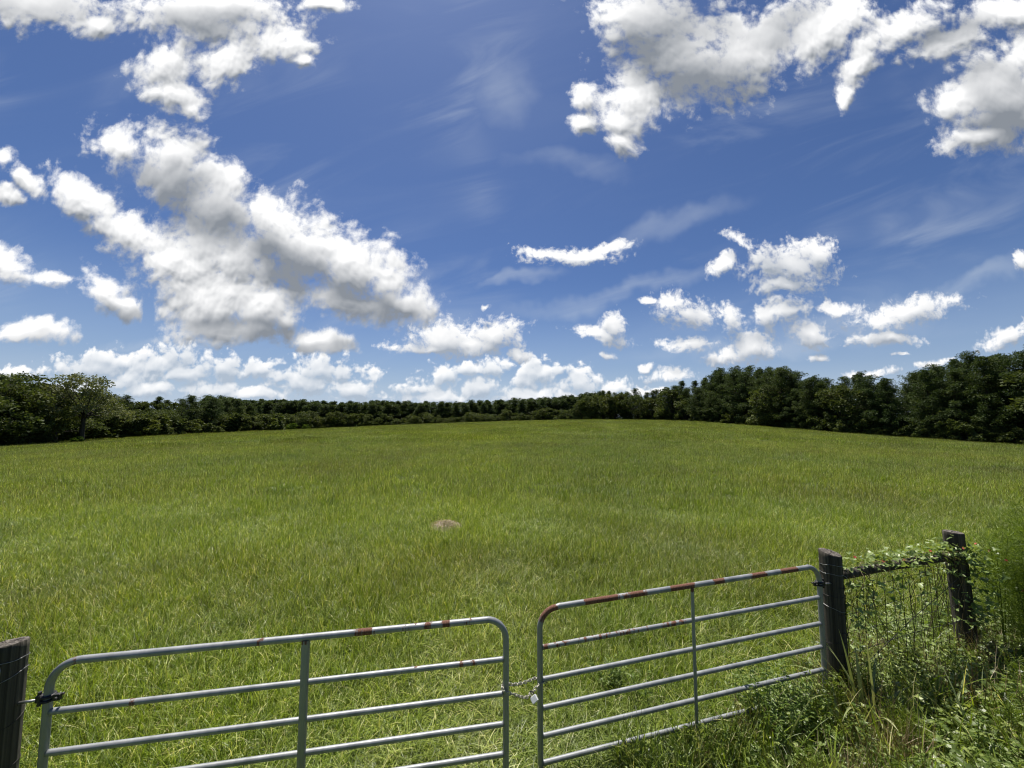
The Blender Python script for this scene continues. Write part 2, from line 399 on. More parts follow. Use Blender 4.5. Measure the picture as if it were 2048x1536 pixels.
def mat_steel():
    m, b, out = material("galvanised_steel")
    tc = b.n('ShaderNodeTexCoord').outputs['Object']
    rust = attr(b, 'tone')
    n = b.noise(tc, 26, 5, .65); n2 = b.noise(tc, 140, 3, .6); n3 = b.noise(tc, 7, 3, .6)
    k = b.rng(b.m('ADD', rust, b.m('MULTIPLY', b.m('SUBTRACT', n, .5), 1.5)), .42, .56, 0, 1)
    spots = b.rng(b.noise(b.v('ADD', tc, (9, 3, 1)), 17, 5, .7), .76, .79, 0, .7)
    k = b.m('MAXIMUM', k, b.m('MULTIPLY', spots, b.rng(n3, .5, .62, 0, .9)))
    zinc = b.ramp(n3, [(.3, C(.215, .225, .23)), (.7, C(.36, .37, .375))])
    zinc = b.mix(b.rng(n2, .45, .7, 0, .35), zinc, C(.22, .25, .27))
    rc = b.ramp(n2, [(.3, C(.085, .038, .026)), (.55, C(.17, .078, .050)), (.75, C(.29, .160, .110))])
    col = b.mix(k, zinc, rc)
    rough = b.rng(k, 0, 1, .48, .9); met = b.rng(k, 0, 1, .30, 0)
    b.t.links.new(princ(b, col, rough, .4, met, bump(b, b.m('ADD', b.m('MULTIPLY', n2, .4), k), .25, .002)), out.inputs[0])
    return m

def mat_plain(name, c0, c1, scale=30, rough=.6, metal=0.0, spec=.4):
    m, b, out = material(name)
    tc = b.n('ShaderNodeTexCoord').outputs['Object']
    n = b.noise(tc, scale, 4, .6)
    b.t.links.new(princ(b, b.ramp(n, [(.35, C(*c0)), (.65, C(*c1))]), rough, spec, metal, bump(b, n, .3, .003)), out.inputs[0])
    return m

def mat_wood(name, c0, c1, c2):
    m, b, out = material(name)
    tc = b.n('ShaderNodeTexCoord').outputs['Object']
    n = b.noise(b.mapping(tc, sca=(.06, .06, 1.3)), 1.6, 7, .7, dist=.3); n2 = b.noise(tc, 5, 4, .6)
    c = b.ramp(n, [(.30, C(*c0)), (.52, C(*c1)), (.72, C(*c2))])
    c = b.mix(b.rng(n2, .45, .7, 0, .5), c, C(*c0))
    b.t.links.new(princ(b, c, .85, .2, normal=bump(b, n, .9, .012)), out.inputs[0])
    return m

M = dict(
    grass=mat_grass(), soil=mat_ground(),
    pine=mat_leaf('pine_needles', (.022, .040, .014), (.060, .092, .032), (.140, .175, .072), .25, .62, .15),
    oak=mat_leaf('oak_leaves', (.028, .042, .014), (.078, .104, .032), (.18, .205, .085), .28),
    airy=mat_leaf('grey_green_leaves', (.06, .075, .04), (.14, .165, .085), (.28, .30, .18), .25),
    bright=mat_leaf('young_leaves', (.04, .07, .012), (.09, .15, .025), (.17, .24, .05), .35),
    weed=mat_leaf('weed_leaves', (.065, .115, .022), (.18, .265, .06), (.34, .42, .15), .45, .4, .5, .5),
    ivy=mat_leaf('vine_leaves', (.08, .125, .028), (.19, .265, .065), (.34, .42, .15), .35, .4, .5, .3),
    lime=mat_leaf('yellow_green_leaves', (.10, .16, .02), (.20, .28, .04), (.34, .40, .08), .4, .4, .5, .3),
    fennel=mat_leaf('feathery_leaves', (.065, .105, .015), (.13, .195, .028), (.23, .30, .06), .42, .5, .3, .3),
    reed=mat_leaf('broad_grass_blades', (.16, .21, .08), (.30, .36, .16), (.46, .50, .30), .4, .35, .5, .3),
    straw=mat_leaf('dry_stalks', (.14, .10, .06), (.34, .27, .17), (.56, .49, .35), .2, .7, .2, .3),
    hay=mat_leaf('bleached_straw', (.28, .23, .16), (.48, .42, .32), (.64, .59, .48), .15, .8, .1, .1),
    bark=mat_bark('pine_bark', (.030, .022, .016), (.10, .075, .055)), obark=mat_bark('oak_bark', (.025, .022, .018), (.09, .082, .07)),
    steel=mat_steel(), iron=mat_plain('dark_iron', (.02, .02, .022), (.06, .058, .055), 60, .55, .5),
    wire=mat_plain('fence_wire', (.022, .020, .018), (.06, .055, .05), 40, .5, .6),
    bright_wire=mat_plain('bright_wire', (.22, .22, .22), (.40, .40, .39), 40, .35, .8),
    lock=mat_plain('padlock_steel', (.72, .73, .74), (.82, .83, .84), 50, .35, .15, .6),
    chain=mat_plain('chain_steel', (.20, .19, .16), (.50, .48, .40), 70, .4, .6),
    post=mat_wood('treated_post_wood', (.020, .018, .015), (.075, .067, .054), (.170, .152, .120)),
    end=mat_plain('sawn_post_end', (.055, .048, .042), (.20, .175, .15), 26, .9),
    red=mat_plain('red_petals', (.33, .05, .03), (.42, .10, .06), 40, .5),
    mound=mat_plain('ant_hill_earth', (.26, .205, .16), (.46, .39, .32), 22, .95, 0, .1),
)

# ------------------------------------------------------------------ ground
def build_ground():
    na, nr = 240, 170
    ang = np.linspace(0, 2 * np.pi, na, endpoint=False)
    rad = np.concatenate([[0.0], np.geomspace(.4, 1600, nr)])
    rr, aa = np.meshgrid(rad[1:], ang, indexing='ij')
    x = (rr * np.sin(aa)).ravel(); y = (rr * np.cos(aa)).ravel()
    v = np.concatenate([np.stack([x, y, ground(x, y)], -1), [[0, 0, float(ground(0, 0))]]])
    i = np.arange(nr - 1)[:, None]; j = np.arange(na)[None]; j2 = (j + 1) % na
    q = np.stack([i * na + j, (i + 1) * na + j, (i + 1) * na + j2, i * na + j2], -1).reshape(-1, 4)
    jj = np.arange(na); tri = np.stack([np.full(na, nr * na), jj, (jj + 1) % na], -1)
    o = link('ground', mesh_data('ground', v, [q, tri], M['soil'], True))
    tag(o, 'grassy ground of the pasture rising gently to a low crest', kind='structure')
build_ground()

# ------------------------------------------------------------------ grass: blade patches scattered as one mass
def blades(n, R_, h0, h1, w, seed, lean=.45, curl=.5, segs=4, stalks=0.0, tone=(0, 1), base_z=0.0):
    r = rs(seed); g = Geo()
    rad = R_ * np.sqrt(r.rand(n)); th = r.rand(n) * 6.283
    bx, by = rad * np.cos(th), rad * np.sin(th)
    H = r.uniform(h0, h1, n) * r.uniform(.7, 1.05, n); st = r.rand(n) < stalks
    H = np.where(st, H * 1.35, H)
    az = r.rand(n) * 6.283; ln = np.abs(r.normal(0, lean, n)) * np.where(st, .35, 1); cu = r.uniform(.2, 1, n) * curl * np.where(st, .3, 1)
    W = w * r.uniform(.6, 1.3, n) * np.where(st, .55, 1)
    side = np.stack([-np.sin(az + r.normal(0, .5, n)), np.cos(az), np.zeros(n)], -1)
    t = np.linspace(0, 1, segs + 1)
    ang = ln[:, None] + cu[:, None] * 1.9 * t[None] ** 1.3
    dl = H[:, None] / segs
    dx = np.concatenate([np.zeros((n, 1)), np.cumsum(np.sin(ang[:, 1:]) * dl, 1)], 1)
    dz = np.concatenate([np.zeros((n, 1)), np.cumsum(np.cos(ang[:, 1:]) * dl, 1)], 1)
    c = np.stack([bx[:, None] + dx * np.cos(az)[:, None], by[:, None] + dx * np.sin(az)[:, None], dz + base_z], -1)
    wt = W[:, None] * (1 - t[None] ** 2.2 * .92) * .5
    v = np.stack([c - side[:, None] * wt[..., None], c + side[:, None] * wt[..., None]], 2).reshape(-1, 3)
    k = np.arange(n)[:, None] * (segs + 1) * 2 + np.arange(segs)[None] * 2
    f = np.stack([k, k + 1, k + 3, k + 2], -1).reshape(-1, 4)
    tn = r.beta(1.6, 1.9, n); tn = np.where(st, .02 + .05 * r.rand(n), np.clip(tn, .10, 1)); tn = np.where(r.rand(n) < .05, .97, tn)
    a = np.repeat(tone[0] + (tone[1] - tone[0]) * tn, (segs + 1) * 2)
    g.add(v, f, np.clip(a + np.tile(np.repeat(t * .12 - .06, 2), n) * np.repeat(~st, (segs + 1) * 2), 0, 1))
    return g

def hidden_collection(name, meshes):
    c = bpy.data.collections.new(name)
    for i, me in enumerate(meshes): c.objects.link(bpy.data.objects.new('%s_%02d' % (name, i), me))
    return c

def scatter(name, pts, scale, pick, coll, label, tilt=None, seed=0):
    """one object: instances of a hidden collection on explicit points (x, y, z)"""
    n = len(pts); r = rs(seed)
    me = bpy.data.meshes.new(name); me.vertices.add(n); me.vertices.foreach_set('co', np.asarray(pts, np.float32).ravel())
    rot = np.stack([r.normal(0, tilt or .02, n), r.normal(0, tilt or .02, n), r.rand(n) * 6.283], -1)
    a = me.attributes.new('rot', 'FLOAT_VECTOR', 'POINT'); a.data.foreach_set('vector', rot.astype(np.float32).ravel())
    a = me.attributes.new('siz', 'FLOAT_VECTOR', 'POINT'); a.data.foreach_set('vector', np.asarray(scale, np.float32).ravel())
    a = me.attributes.new('pick', 'INT', 'POINT'); a.data.foreach_set('value', np.asarray(pick, np.int32))
    o = link(name, me)
    ng = bpy.data.node_groups.new(name + '_spread', 'GeometryNodeTree')
    ng.interface.new_socket('Geometry', in_out='INPUT', socket_type='NodeSocketGeometry')
    ng.interface.new_socket('Geometry', in_out='OUTPUT', socket_type='NodeSocketGeometry')
    N = ng.nodes; L = ng.links
    gi = N.new('NodeGroupInput'); go = N.new('NodeGroupOutput')
    iop = N.new('GeometryNodeInstanceOnPoints'); ci = N.new('GeometryNodeCollectionInfo')
    ci.inputs['Collection'].default_value = coll; ci.inputs['Separate Children'].default_value = True; ci.inputs['Reset Children'].default_value = True
    def na(nm, ty):
        q = N.new('GeometryNodeInputNamedAttribute'); q.data_type = ty; q.inputs['Name'].default_value = nm; return q.outputs['Attribute']
    e2r = N.new('FunctionNodeEulerToRotation'); L.new(na('rot', 'FLOAT_VECTOR'), e2r.inputs[0])
    L.new(gi.outputs[0], iop.inputs['Points']); L.new(ci.outputs[0], iop.inputs['Instance'])
    iop.inputs['Pick Instance'].default_value = True
    L.new(na('pick', 'INT'), iop.inputs['Instance Index']); L.new(e2r.outputs[0], iop.inputs['Rotation']); L.new(na('siz', 'FLOAT_VECTOR'), iop.inputs['Scale'])
    L.new(iop.outputs[0], go.inputs[0])
    md = o.modifiers.new('spread', 'NODES'); md.node_group = ng
    tag(o, label, kind='stuff')
    return o

GATE_L = (np.array([-3.07, 2.70]), np.array([-.048, 3.21]))
GATE_R = (np.array([.235, 3.40]), np.array([3.16, 4.10]))
POST_L, POST_1, POST_2 = (-3.325, 2.66), (3.37, 4.20), (5.56, 4.93)
MOUND = (-1.74, 10.2)
def fence_y(x): return np.interp(x, [-9, -3.2, -.05, .235, 3.16, 5.56, 9], [1.6, 2.62, 3.21, 3.40, 4.10, 4.93, 6.1])

def wedge(n, y0, y1, umax, seed):
    r = rs(seed); y = np.sqrt(r.uniform(y0 * y0, y1 * y1, n)); u = r.uniform(-umax, umax, n)
    return u * y, y, r

def build_grass():
    near = hidden_collection('near_blades', [blades(250, .33, .14, .34, .0064, 10 + i, .50, .85, 5, .04).data('near_blades', M['grass']) for i in range(6)])
    mid = hidden_collection('mid_blades', [blades(120, .30, .28, .55, .016, 90, .5, .7, 5, .02, (.05, .5)).data('mid_blades', M['grass'])] + [blades(340, .66, .18, .38, .0092, 30 + i, .42, .6, 4, .16).data('mid_blades', M['grass']) for i in range(5)])
    far = hidden_collection('far_blades', [blades(360, 1.35, .22, .42, .022, 50 + i, .38, .45, 3, .22).data('far_blades', M['grass']) for i in range(4)])
    # near
    r = rs(1); gx, gy = np.meshgrid(np.arange(-26, 26, .25), np.arange(1.6, 13.5, .25)); x = gx.ravel() + r.uniform(-.14, .14, gx.size); y = gy.ravel() + r.uniform(-.14, .14, gx.size)
    m_ = np.abs(x) < 1.9 * y; x, y = x[m_], y[m_]
    d = y - fence_y(x)
    h = np.where(d < -.05, .50, np.clip(.50 + d * .28, .50, 1.0))            # shorter by and in front of the gate
    track = np.exp(-((x + .2) / 1.1) ** 2) * np.clip((8 - y) / 4, 0, 1); h = h * (1 - .35 * track)
    keep = np.hypot(x - MOUND[0], (y - MOUND[1])) > .52
    h = h * (1 + .25 * np.sin(x * 1.3 + y * .7) * np.sin(y * 1.1 - x * .4)) * r.uniform(.8, 1.2, len(x))
    s = np.stack([r.uniform(.85, 1.15, len(x)), r.uniform(.85, 1.15, len(x)), h], -1)
    p = np.stack([x, y, ground(x, y) - .01], -1)
    scatter('grass', p[keep], s[keep], r.randint(0, 6, len(x))[keep], near, 'short green pasture grass around the gates', .10, 1)
    x, y, r = wedge(12500, 12.5, 44, 1.75, 2)
    s = np.stack([np.ones(len(x)), np.ones(len(x)), r.uniform(.75, 1.2, len(x))], -1)
    scatter('grass', np.stack([x, y, ground(x, y) - .02], -1), s, np.where(r.rand(len(x)) < .035, 0, r.randint(1, 6, len(x))), mid, 'green pasture grass in the middle of the field', .05, 2)
    x, y, r = wedge(62000, 42, 235, 1.75, 3)
    u = x / y; De = edge_d(u); keep = y < De + 22
    pz = 1 + .35 * np.sin(x * .31 + 2 * np.sin(y * .13)) * np.sin(y * .23 + 1.5 * np.sin(x * .09))
    s = np.stack([np.ones(len(x)), np.ones(len(x)), r.uniform(.7, 1.25, len(x)) * pz * (1 + .9 * r.rand(len(x)) ** 2 * ((y > De - 5) & ((u > .35) | (u < -.6))))], -1)
    scatter('grass', np.stack([x, y, ground(x, y) - .02], -1)[keep], s[keep], r.randint(0, 4, len(x))[keep], far, 'green pasture grass up to the crest and the wood edge', .04, 3)
build_grass()

# ------------------------------------------------------------------ trees
def sprays(centers, radii, per, size, r, out=None, aspect=.4, up=.35, jit=.5, tone=None):
    """leaf sprays: per quads round every centre, pointing away from it"""
    c = np.repeat(centers, per, 0); R_ = np.repeat(radii, per)
    d = norm(r.normal(size=(len(c), 3)) + np.array([0, 0, up]))
    p = c + d * (R_ * r.uniform(.25, 1, len(c)) ** .6)[:, None]
    ax = norm(d + r.normal(size=d.shape) * jit)
    sd = norm(np.cross(ax, r.normal(size=d.shape)))
    L = size * r.uniform(.6, 1.3, len(c)); W = L * aspect
    v = np.stack([p - sd * (W * .5)[:, None], p + ax * (L * .45)[:, None] - sd * (W * .5)[:, None] * 1.1, p + ax * L[:, None], p + ax * (L * .4)[:, None] + sd * (W * .6)[:, None]], 1).reshape(-1, 3)
    f = np.arange(len(c) * 4).reshape(-1, 4)
    ct = r.beta(1.5, 2.0, len(centers)) if tone is None else tone
    t = np.clip(np.repeat(ct, per) * .7 + r.rand(len(c)) * .3, 0, 1)
    return v, f, np.repeat(t, 4)

def limb(g, a, b, r0, r1, r, bend=.12, n=6, sides=6):
    a, b = np.asarray(a, float), np.asarray(b, float); t = np.linspace(0, 1, n)
    L = np.linalg.norm(b - a); off = np.cumsum(r.normal(0, bend * L / n, (n, 3)), 0); off = off - off[0] - t[:, None] * (off[-1] - off[0])
    p = a + (b - a) * t[:, None] + off
    add_tube(g, p, r0 + (r1 - r0) * t, sides); return p

def pine(seed, H=18.0, bare=.12, W=4.2, per=34, size=.42, top=.55):
    r = rs(seed); g = Geo(); lean = r.normal(0, .03 * H, 2) * .4
    tp = limb(g, (0, 0, -.4), (lean[0], lean[1], H * .97), .014 * H, .03, r, .04, 10, 8)
    cs, rd, tn = [], [], []
    z = bare * H
    while z < H * .99:
        t = (z / H - bare) / (1 - bare)
        prof = W * (1 - t) ** top * (.55 + .45 * min(1, t / .18)) * r.uniform(.75, 1.15)
        for k in range(r.randint(4, 7)):
            az = r.rand() * 6.283; L = prof * r.uniform(.55, 1.12) + .3
            i = np.clip(z / H * 9, 0, 8.99); base = tp[int(i)] + (tp[int(i) + 1] - tp[int(i)]) * (i % 1); base = np.array([base[0], base[1], z])
            el = r.uniform(.05, .5) + .35 * t
            e = base + L * np.array([np.cos(az) * np.cos(el), np.sin(az) * np.cos(el), np.sin(el)])
            if L > .9: limb(g, base, e, .012 * L + .015, .012, r, .1, 4, 4)
            m = max(2, int(L / .75))
            for q in np.linspace(.35, 1.0, m):
                cs.append(base + (e - base) * q + r.normal(0, .22, 3)); rd.append(r.uniform(.45, .78) * (.75 + .25 * H / 18)); tn.append(r.beta(1.4, 2.2))
        z += r.uniform(.035, .06) * H
    cs.append(np.array([lean[0], lean[1], H])); rd.append(.4); tn.append(.5)
    v, f, a = sprays(np.array(cs), np.array(rd), per, size, r, aspect=.30, up=.55, jit=.35, tone=np.array(tn))
    return g.data('pine_trunk', M['bark'], True), Geo().add(v, f, a).data('pine_crown', M['pine'])

def broad(seed, H=14.0, W=7.0, bare=.16, lobes=16, per=26, size=.42, flat=.6, mat='oak', density=1.0, trunk_r=.03, sink=.0):
    r = rs(seed); g = Geo()
    fork = H * (bare + .10)
    limb(g, (0, 0, -.4), (r.normal(0, .3), r.normal(0, .3), fork), trunk_r * H, trunk_r * H * .7, r, .05, 6, 9)
    cs, rd, tn = [], [], []
    for i in range(lobes):
        q = (i + .5) / lobes; zz = bare + (1 - bare) * (.12 + .80 * q) ; az = i * 2.4 + r.normal(0, .4)
        rr_ = W * math.sqrt(max(.02, 1 - ((zz - bare) / (1 - bare) * 1.35 - .42) ** 2 / .95)) * r.uniform(.45, .80)
        c = np.array([math.cos(az) * rr_, math.sin(az) * rr_, zz * H * r.uniform(.92, 1.0) - H * .02])
        lr = W * r.uniform(.26, .42)
        limb(g, (0, 0, fork * r.uniform(.8, 1.0)), c, trunk_r * H * .38, .03, r, .18, 7, 5)
        n = int(r.randint(11, 17) * density); dv = norm(r.normal(size=(n, 3)) + np.array([0, 0, .25]))
        pc = c + dv * lr * r.uniform(.55, 1.0, (n, 1)) * np.array([1, 1, flat])
        pc[:, 2] = np.maximum(pc[:, 2], .5)
        for p_ in pc[::3]: limb(g, c, p_, .035, .012, r, .2, 4, 4)
        lt = r.beta(1.5, 2)
        cs += list(pc); rd += list(r.uniform(.55, .95, n) * W / 7); tn += list(np.clip(lt * .6 + .4 * r.rand(n), 0, 1))
    v, f, a = sprays(np.array(cs), np.array(rd), per, size, r, aspect=.55, up=.45, jit=.8, tone=np.array(tn))
    return g.data('broadleaf_trunk', M['obark'], True), Geo().add(v, f, a).data('broadleaf_crown', M[mat])

PROTO = {}
def protos():
    PROTO['pine'] = [(18.0, pine(100 + i, 18, b_, w_, 62, .33, t_)) for i, (b_, w_, t_) in enumerate([(.04, 5.6, .5), (.05, 5.0, .62), (.03, 6.2, .45), (.06, 5.4, .55), (.04, 4.6, .75)])]
    PROTO['tall'] = [(20.0, pine(200 + i, 20, b_, w_, 26, .66, t_)) for i, (b_, w_, t_) in enumerate([(.24, 4.2, .40), (.18, 4.6, .45), (.30, 3.8, .36), (.15, 4.4, .50)])]
    PROTO['oak'] = [(14.0, broad(300 + i, 14, w_, b_, 18, 30, .46, .55)) for i, (w_, b_) in enumerate([(7.2, .14), (6.2, .10), (8.2, .16)])]
    PROTO['round'] = [(10.0, broad(400 + i, 10, w_, .05, 14, 30, .44, .8)) for i, w_ in enumerate([4.6, 4.0, 5.2])]
    PROTO['airy'] = [(16.0, broad(500, 16, 7.0, .3, 19, 32, .44, .5, 'airy', .85))]
    PROTO['shrub'] = [(3.0, broad(600 + i, 3.0, 1.9, .0, 9, 40, .26, .9, 'oak', .8, .02)) for i in range(2)]
    PROTO['light'] = [(3.0, broad(650 + i, 3.0, 1.7, .0, 9, 40, .26, .9, 'bright', .8, .02)) for i in range(2)]
protos()
KIND = {'pine': ('pine_tree', 'pine'), 'tall': ('pine_tree', 'pine'), 'oak': ('oak_tree', 'oak'), 'round': ('broadleaf_tree', 'tree'), 'airy': ('oak_tree', 'oak'), 'shrub': ('shrub', 'shrub'), 'light': ('shrub', 'shrub')}
_tr = rs(77)
def plant(kind, x, y, height, label, group=None, widen=1.0, variant=None):
    ps = PROTO[kind]; h0, (tm, cm) = ps[_tr.randint(len(ps)) if variant is None else variant % len(ps)]
    nm, cat = KIND[kind]
    t = thing(nm, label, cat, (x, y, float(ground(x, y))), _tr.rand() * 6.283, group)
    s = height / h0; w = widen * s ** .75 * _tr.uniform(.92, 1.08)
    t.scale = (w, w, s)
    link('trunk', tm, t); link('crown', cm, t)
    return t
def plant_px(kind, px, top, D, label, group=None, widen=1.0, variant=None):
    u, v = pix(px, top); x, y = u * D, D
    return plant(kind, x, y, max(1.0, EYE + v * D - float(ground(x, y))), label, group, widen, variant)

TOP_PX = [(0, 748), (225, 792), (420, 795), (500, 803), (700, 807), (900, 806), (1000, 803), (1100, 800), (1180, 790), (1230, 782), (1300, 783), (1345, 768), (1400, 763), (1450, 735), (1500, 740), (1560, 731), (1605, 752), (1650, 757), (1700, 744), (1750, 755), (1800, 757), (1850, 741), (1900, 710), (1950, 715), (2000, 705), (2047, 703), (2600, 640)]
def top_at(px): return float(np.interp(px, [p[0] for p in TOP_PX], [p[1] for p in TOP_PX]))
ORD = 'first second third fourth fifth sixth seventh eighth ninth tenth eleventh twelfth thirteenth fourteenth fifteenth sixteenth seventeenth eighteenth nineteenth twentieth'.split()

def right_wood():
    r = rs(9); path = [(u, float(edge_d(u)) + 3) for u in np.linspace(1.95, .16, 400)]
    pts = np.array([(u * d, d) for u, d in path]); s = np.concatenate([[0], np.cumsum(np.linalg.norm(np.diff(pts, axis=0), axis=1))])
    k = 0
    for row in range(4):
        q = 1.5 + row * 1.7
        while q < s[-1]:
            p = np.array([np.interp(q, s, pts[:, 0]), np.interp(q, s, pts[:, 1])])
            D = p[1] + row * 6.5 + r.uniform(-1.2, 1.2); X = p[0] + row * 2.5 + r.uniform(-1, 1)
            px = 1024 + X / D * F_PX
            tp = top_at(px) + (r.uniform(6, 44) if row == 0 else r.uniform(-4, 20))
            if row == 0 and r.rand() < .35: tp = top_at(px) + r.uniform(0, 8)
            inview = px < 2060
            far = D > 118
            if row == 0:
                kind = 'pine' if (r.rand() < .72 and px > 1380) else ('oak' if r.rand() < .3 else 'round')
                if 1290 < px < 1390: kind = 'round'
                if inview and not far and k < 20:
                    lab = {'pine': 'dark bushy pine, %s tree from the right edge along the front of the right-hand wood', 'oak': 'dark spreading oak, %s tree from the right edge along the front of the right-hand wood', 'round': 'dark rounded tree, %s from the right edge along the front of the right-hand wood'}[kind] % ORD[k]
                    k += 1
                elif inview: lab = {'pine': 'dark pine at the far end of the right-hand wood, beside the field crest', 'oak': 'dark oak at the far end of the right-hand wood, beside the field crest', 'round': 'rounded dark tree at the far end of the right-hand wood, beside the crest'}[kind]
                else: lab = 'dark tree of the right-hand wood beyond the picture edge'
            else:
                kind = 'pine'; lab = 'pine crown showing behind the front trees of the right-hand wood'
            plant_px(kind, px, tp, D, lab, 'trees of the right-hand wood', 1.28 if row == 0 else 1.1)
            q += r.uniform(4.2, 6.2) * (1 if row == 0 else 1.05) * (1.0 if px > 1400 else 1.15)
    for i, u in enumerate(np.linspace(1.34, .30, 26)):
        u += r.uniform(-.015, .015); D = float(edge_d(u)) + r.uniform(.2, 2.2)
        plant('shrub', u * D, D, r.uniform(2.2, 5.0), 'low dark shrub at the foot of the right-hand wood', 'shrubs along the right-hand wood', 1.3)

def far_wood():
    r = rs(19)
    for row in range(3):
        u = -.80 + row * .008
        while u < .24:
            D = 284 + row * 8 + r.uniform(-4, 4)
            px = 1024 + u * F_PX
            plant_px('tall', px, top_at(px) + r.uniform(-3, 5) + (0 if row else 2), D, 'slender dark pine in the distant line across the back of the field', 'pines of the distant tree line', 1.55)
            u += r.uniform(4.4, 7.0) / 287
    u = -.78
    while u < .22:
        D = 272 + r.uniform(-8, 6); px = 1024 + u * F_PX
        plant_px('round', px, top_at(px) + r.uniform(8, 24) + (6 if px < 850 else 6), D, 'low rounded tree in front of the distant pine line', 'rounded trees below the distant pines', 1.5)
        u += r.uniform(4.5, 9) / 272

def left_wood():
    r = rs(29); G = 'trees of the left-hand wood'
    A = lambda *a, **k: plant_px(*a, **k)
    A('oak', -150, 742, 74, 'dark oak of the left-hand wood beyond the picture edge', G, 1.25, 1)
    A('oak', -60, 738, 80, 'dark oak cut off by the left picture edge', G, 1.25, 2)
    A('oak', 12, 744, 88, 'tall dark oak at the left edge, highest of the left-hand wood', G, 1.2, 0)
    A('oak', 70, 760, 90, 'dark leafy oak second from the left edge, left of the pale airy oak', G, 1.15, 1)
    A('airy', 176, 745, 97, 'pale airy oak with sky showing through its spreading crown', G, 1.10, 0)
    A('oak', 118, 792, 98, 'dark grey-green oak standing in front of the pale airy oak', G, 1.2, 2)
    A('round', 45, 815, 87, 'low dark tree in front of the tall oak at the left edge', G, 1.3, 0)
    A('oak', 205, 800, 112, 'dark rounded oak just right of the pale airy oak', G, 1.1, 1)
    A('round', 262, 815, 124, 'dark rounded tree left of the spreading oak with the forked trunk', G, 1.2, 1)
    A('oak', 325, 817, 126, 'low spreading oak with a dark forked trunk by the field edge', G, 1.25, 2)
    A('pine', 382, 794, 138, 'dark full pine, left of two that stand above the low oaks', G, 1.25, 2)
    A('pine', 424, 796, 142, 'dark full pine, right of two that stand above the low oaks', G, 1.3, 0)
    A('round', 455, 826, 148, 'dark rounded tree between the full pines and the light green bush', G, 1.25, 2)
    A('round', 505, 829, 150, 'mid green rounded tree at the right end of the left-hand wood', G, 1.3, 0)
    for k_, px in enumerate(np.arange(-40, 520, 15.5)):
        px = px + r.uniform(-5, 5); D = 118 + max(0, px) * .24 + r.uniform(-4, 9); D = max(D, edge_d(pix(px, 850)[0]) + 14)
        A('pine' if r.rand() < .7 else 'round', px, max(top_at(px), 748) + r.uniform(-1, 12), D, 'dark tree top showing behind the oaks of the left-hand wood', 'trees behind the left-hand oaks', 1.25)
    for px in np.arange(-30, 560, 21):
        px = px + r.uniform(-8, 8); D = float(edge_d(pix(px, 860)[0])) + r.uniform(9, 16)
        A('shrub', px, 845 + r.uniform(-12, 12) - px * .01, D, 'low dark bush under the trees of the left-hand wood', 'bushes under the left-hand wood', 1.7)
    A('light', 583, 846, 152, 'light green bush, left of a pair on the field edge below the distant pines', G, 1.3, 0)
    A('light', 612, 849, 152, 'small light green bush, right of a pair on the field edge', G, 1.1, 1)
    A('light', 155, 873, 89, 'small round light green bush at the field edge below the pale oak', G, 1.3, 0)
    A('light', 268, 871, 116, 'small light green bush left of the forked oak trunk', G, 1.2, 1)
    A('shrub', 433, 861, 140, 'small dark shrub at the field edge below the full pines', G, 1.3, 0)
    A('shrub', 20, 868, 88, 'dark shrub at the foot of the left edge oaks', G, 1.5, 1)
    A('shrub', 90, 872, 90, 'dark shrub between the left edge oaks and the light green bush', G, 1.5, 0)
right_wood(); far_wood(); left_wood()

# ------------------------------------------------------------------ gates
def at(px, py, Y):
    u, v = pix(px, py); return np.array([u * Y, Y, EYE + v * Y])
def base_at(px, py):
    """ground point seen at a photo pixel"""
    u, v = pix(px, py); Y = -EYE / v
    for _ in range(20): Y = (float(ground(u * Y, Y)) - EYE) / v
    return u * Y, Y
def along(A, B, px, py):
    d = norm(B - A); u = pix(px, py)[0]
    return (u * A[1] - A[0]) / (d[0] - u * d[1])

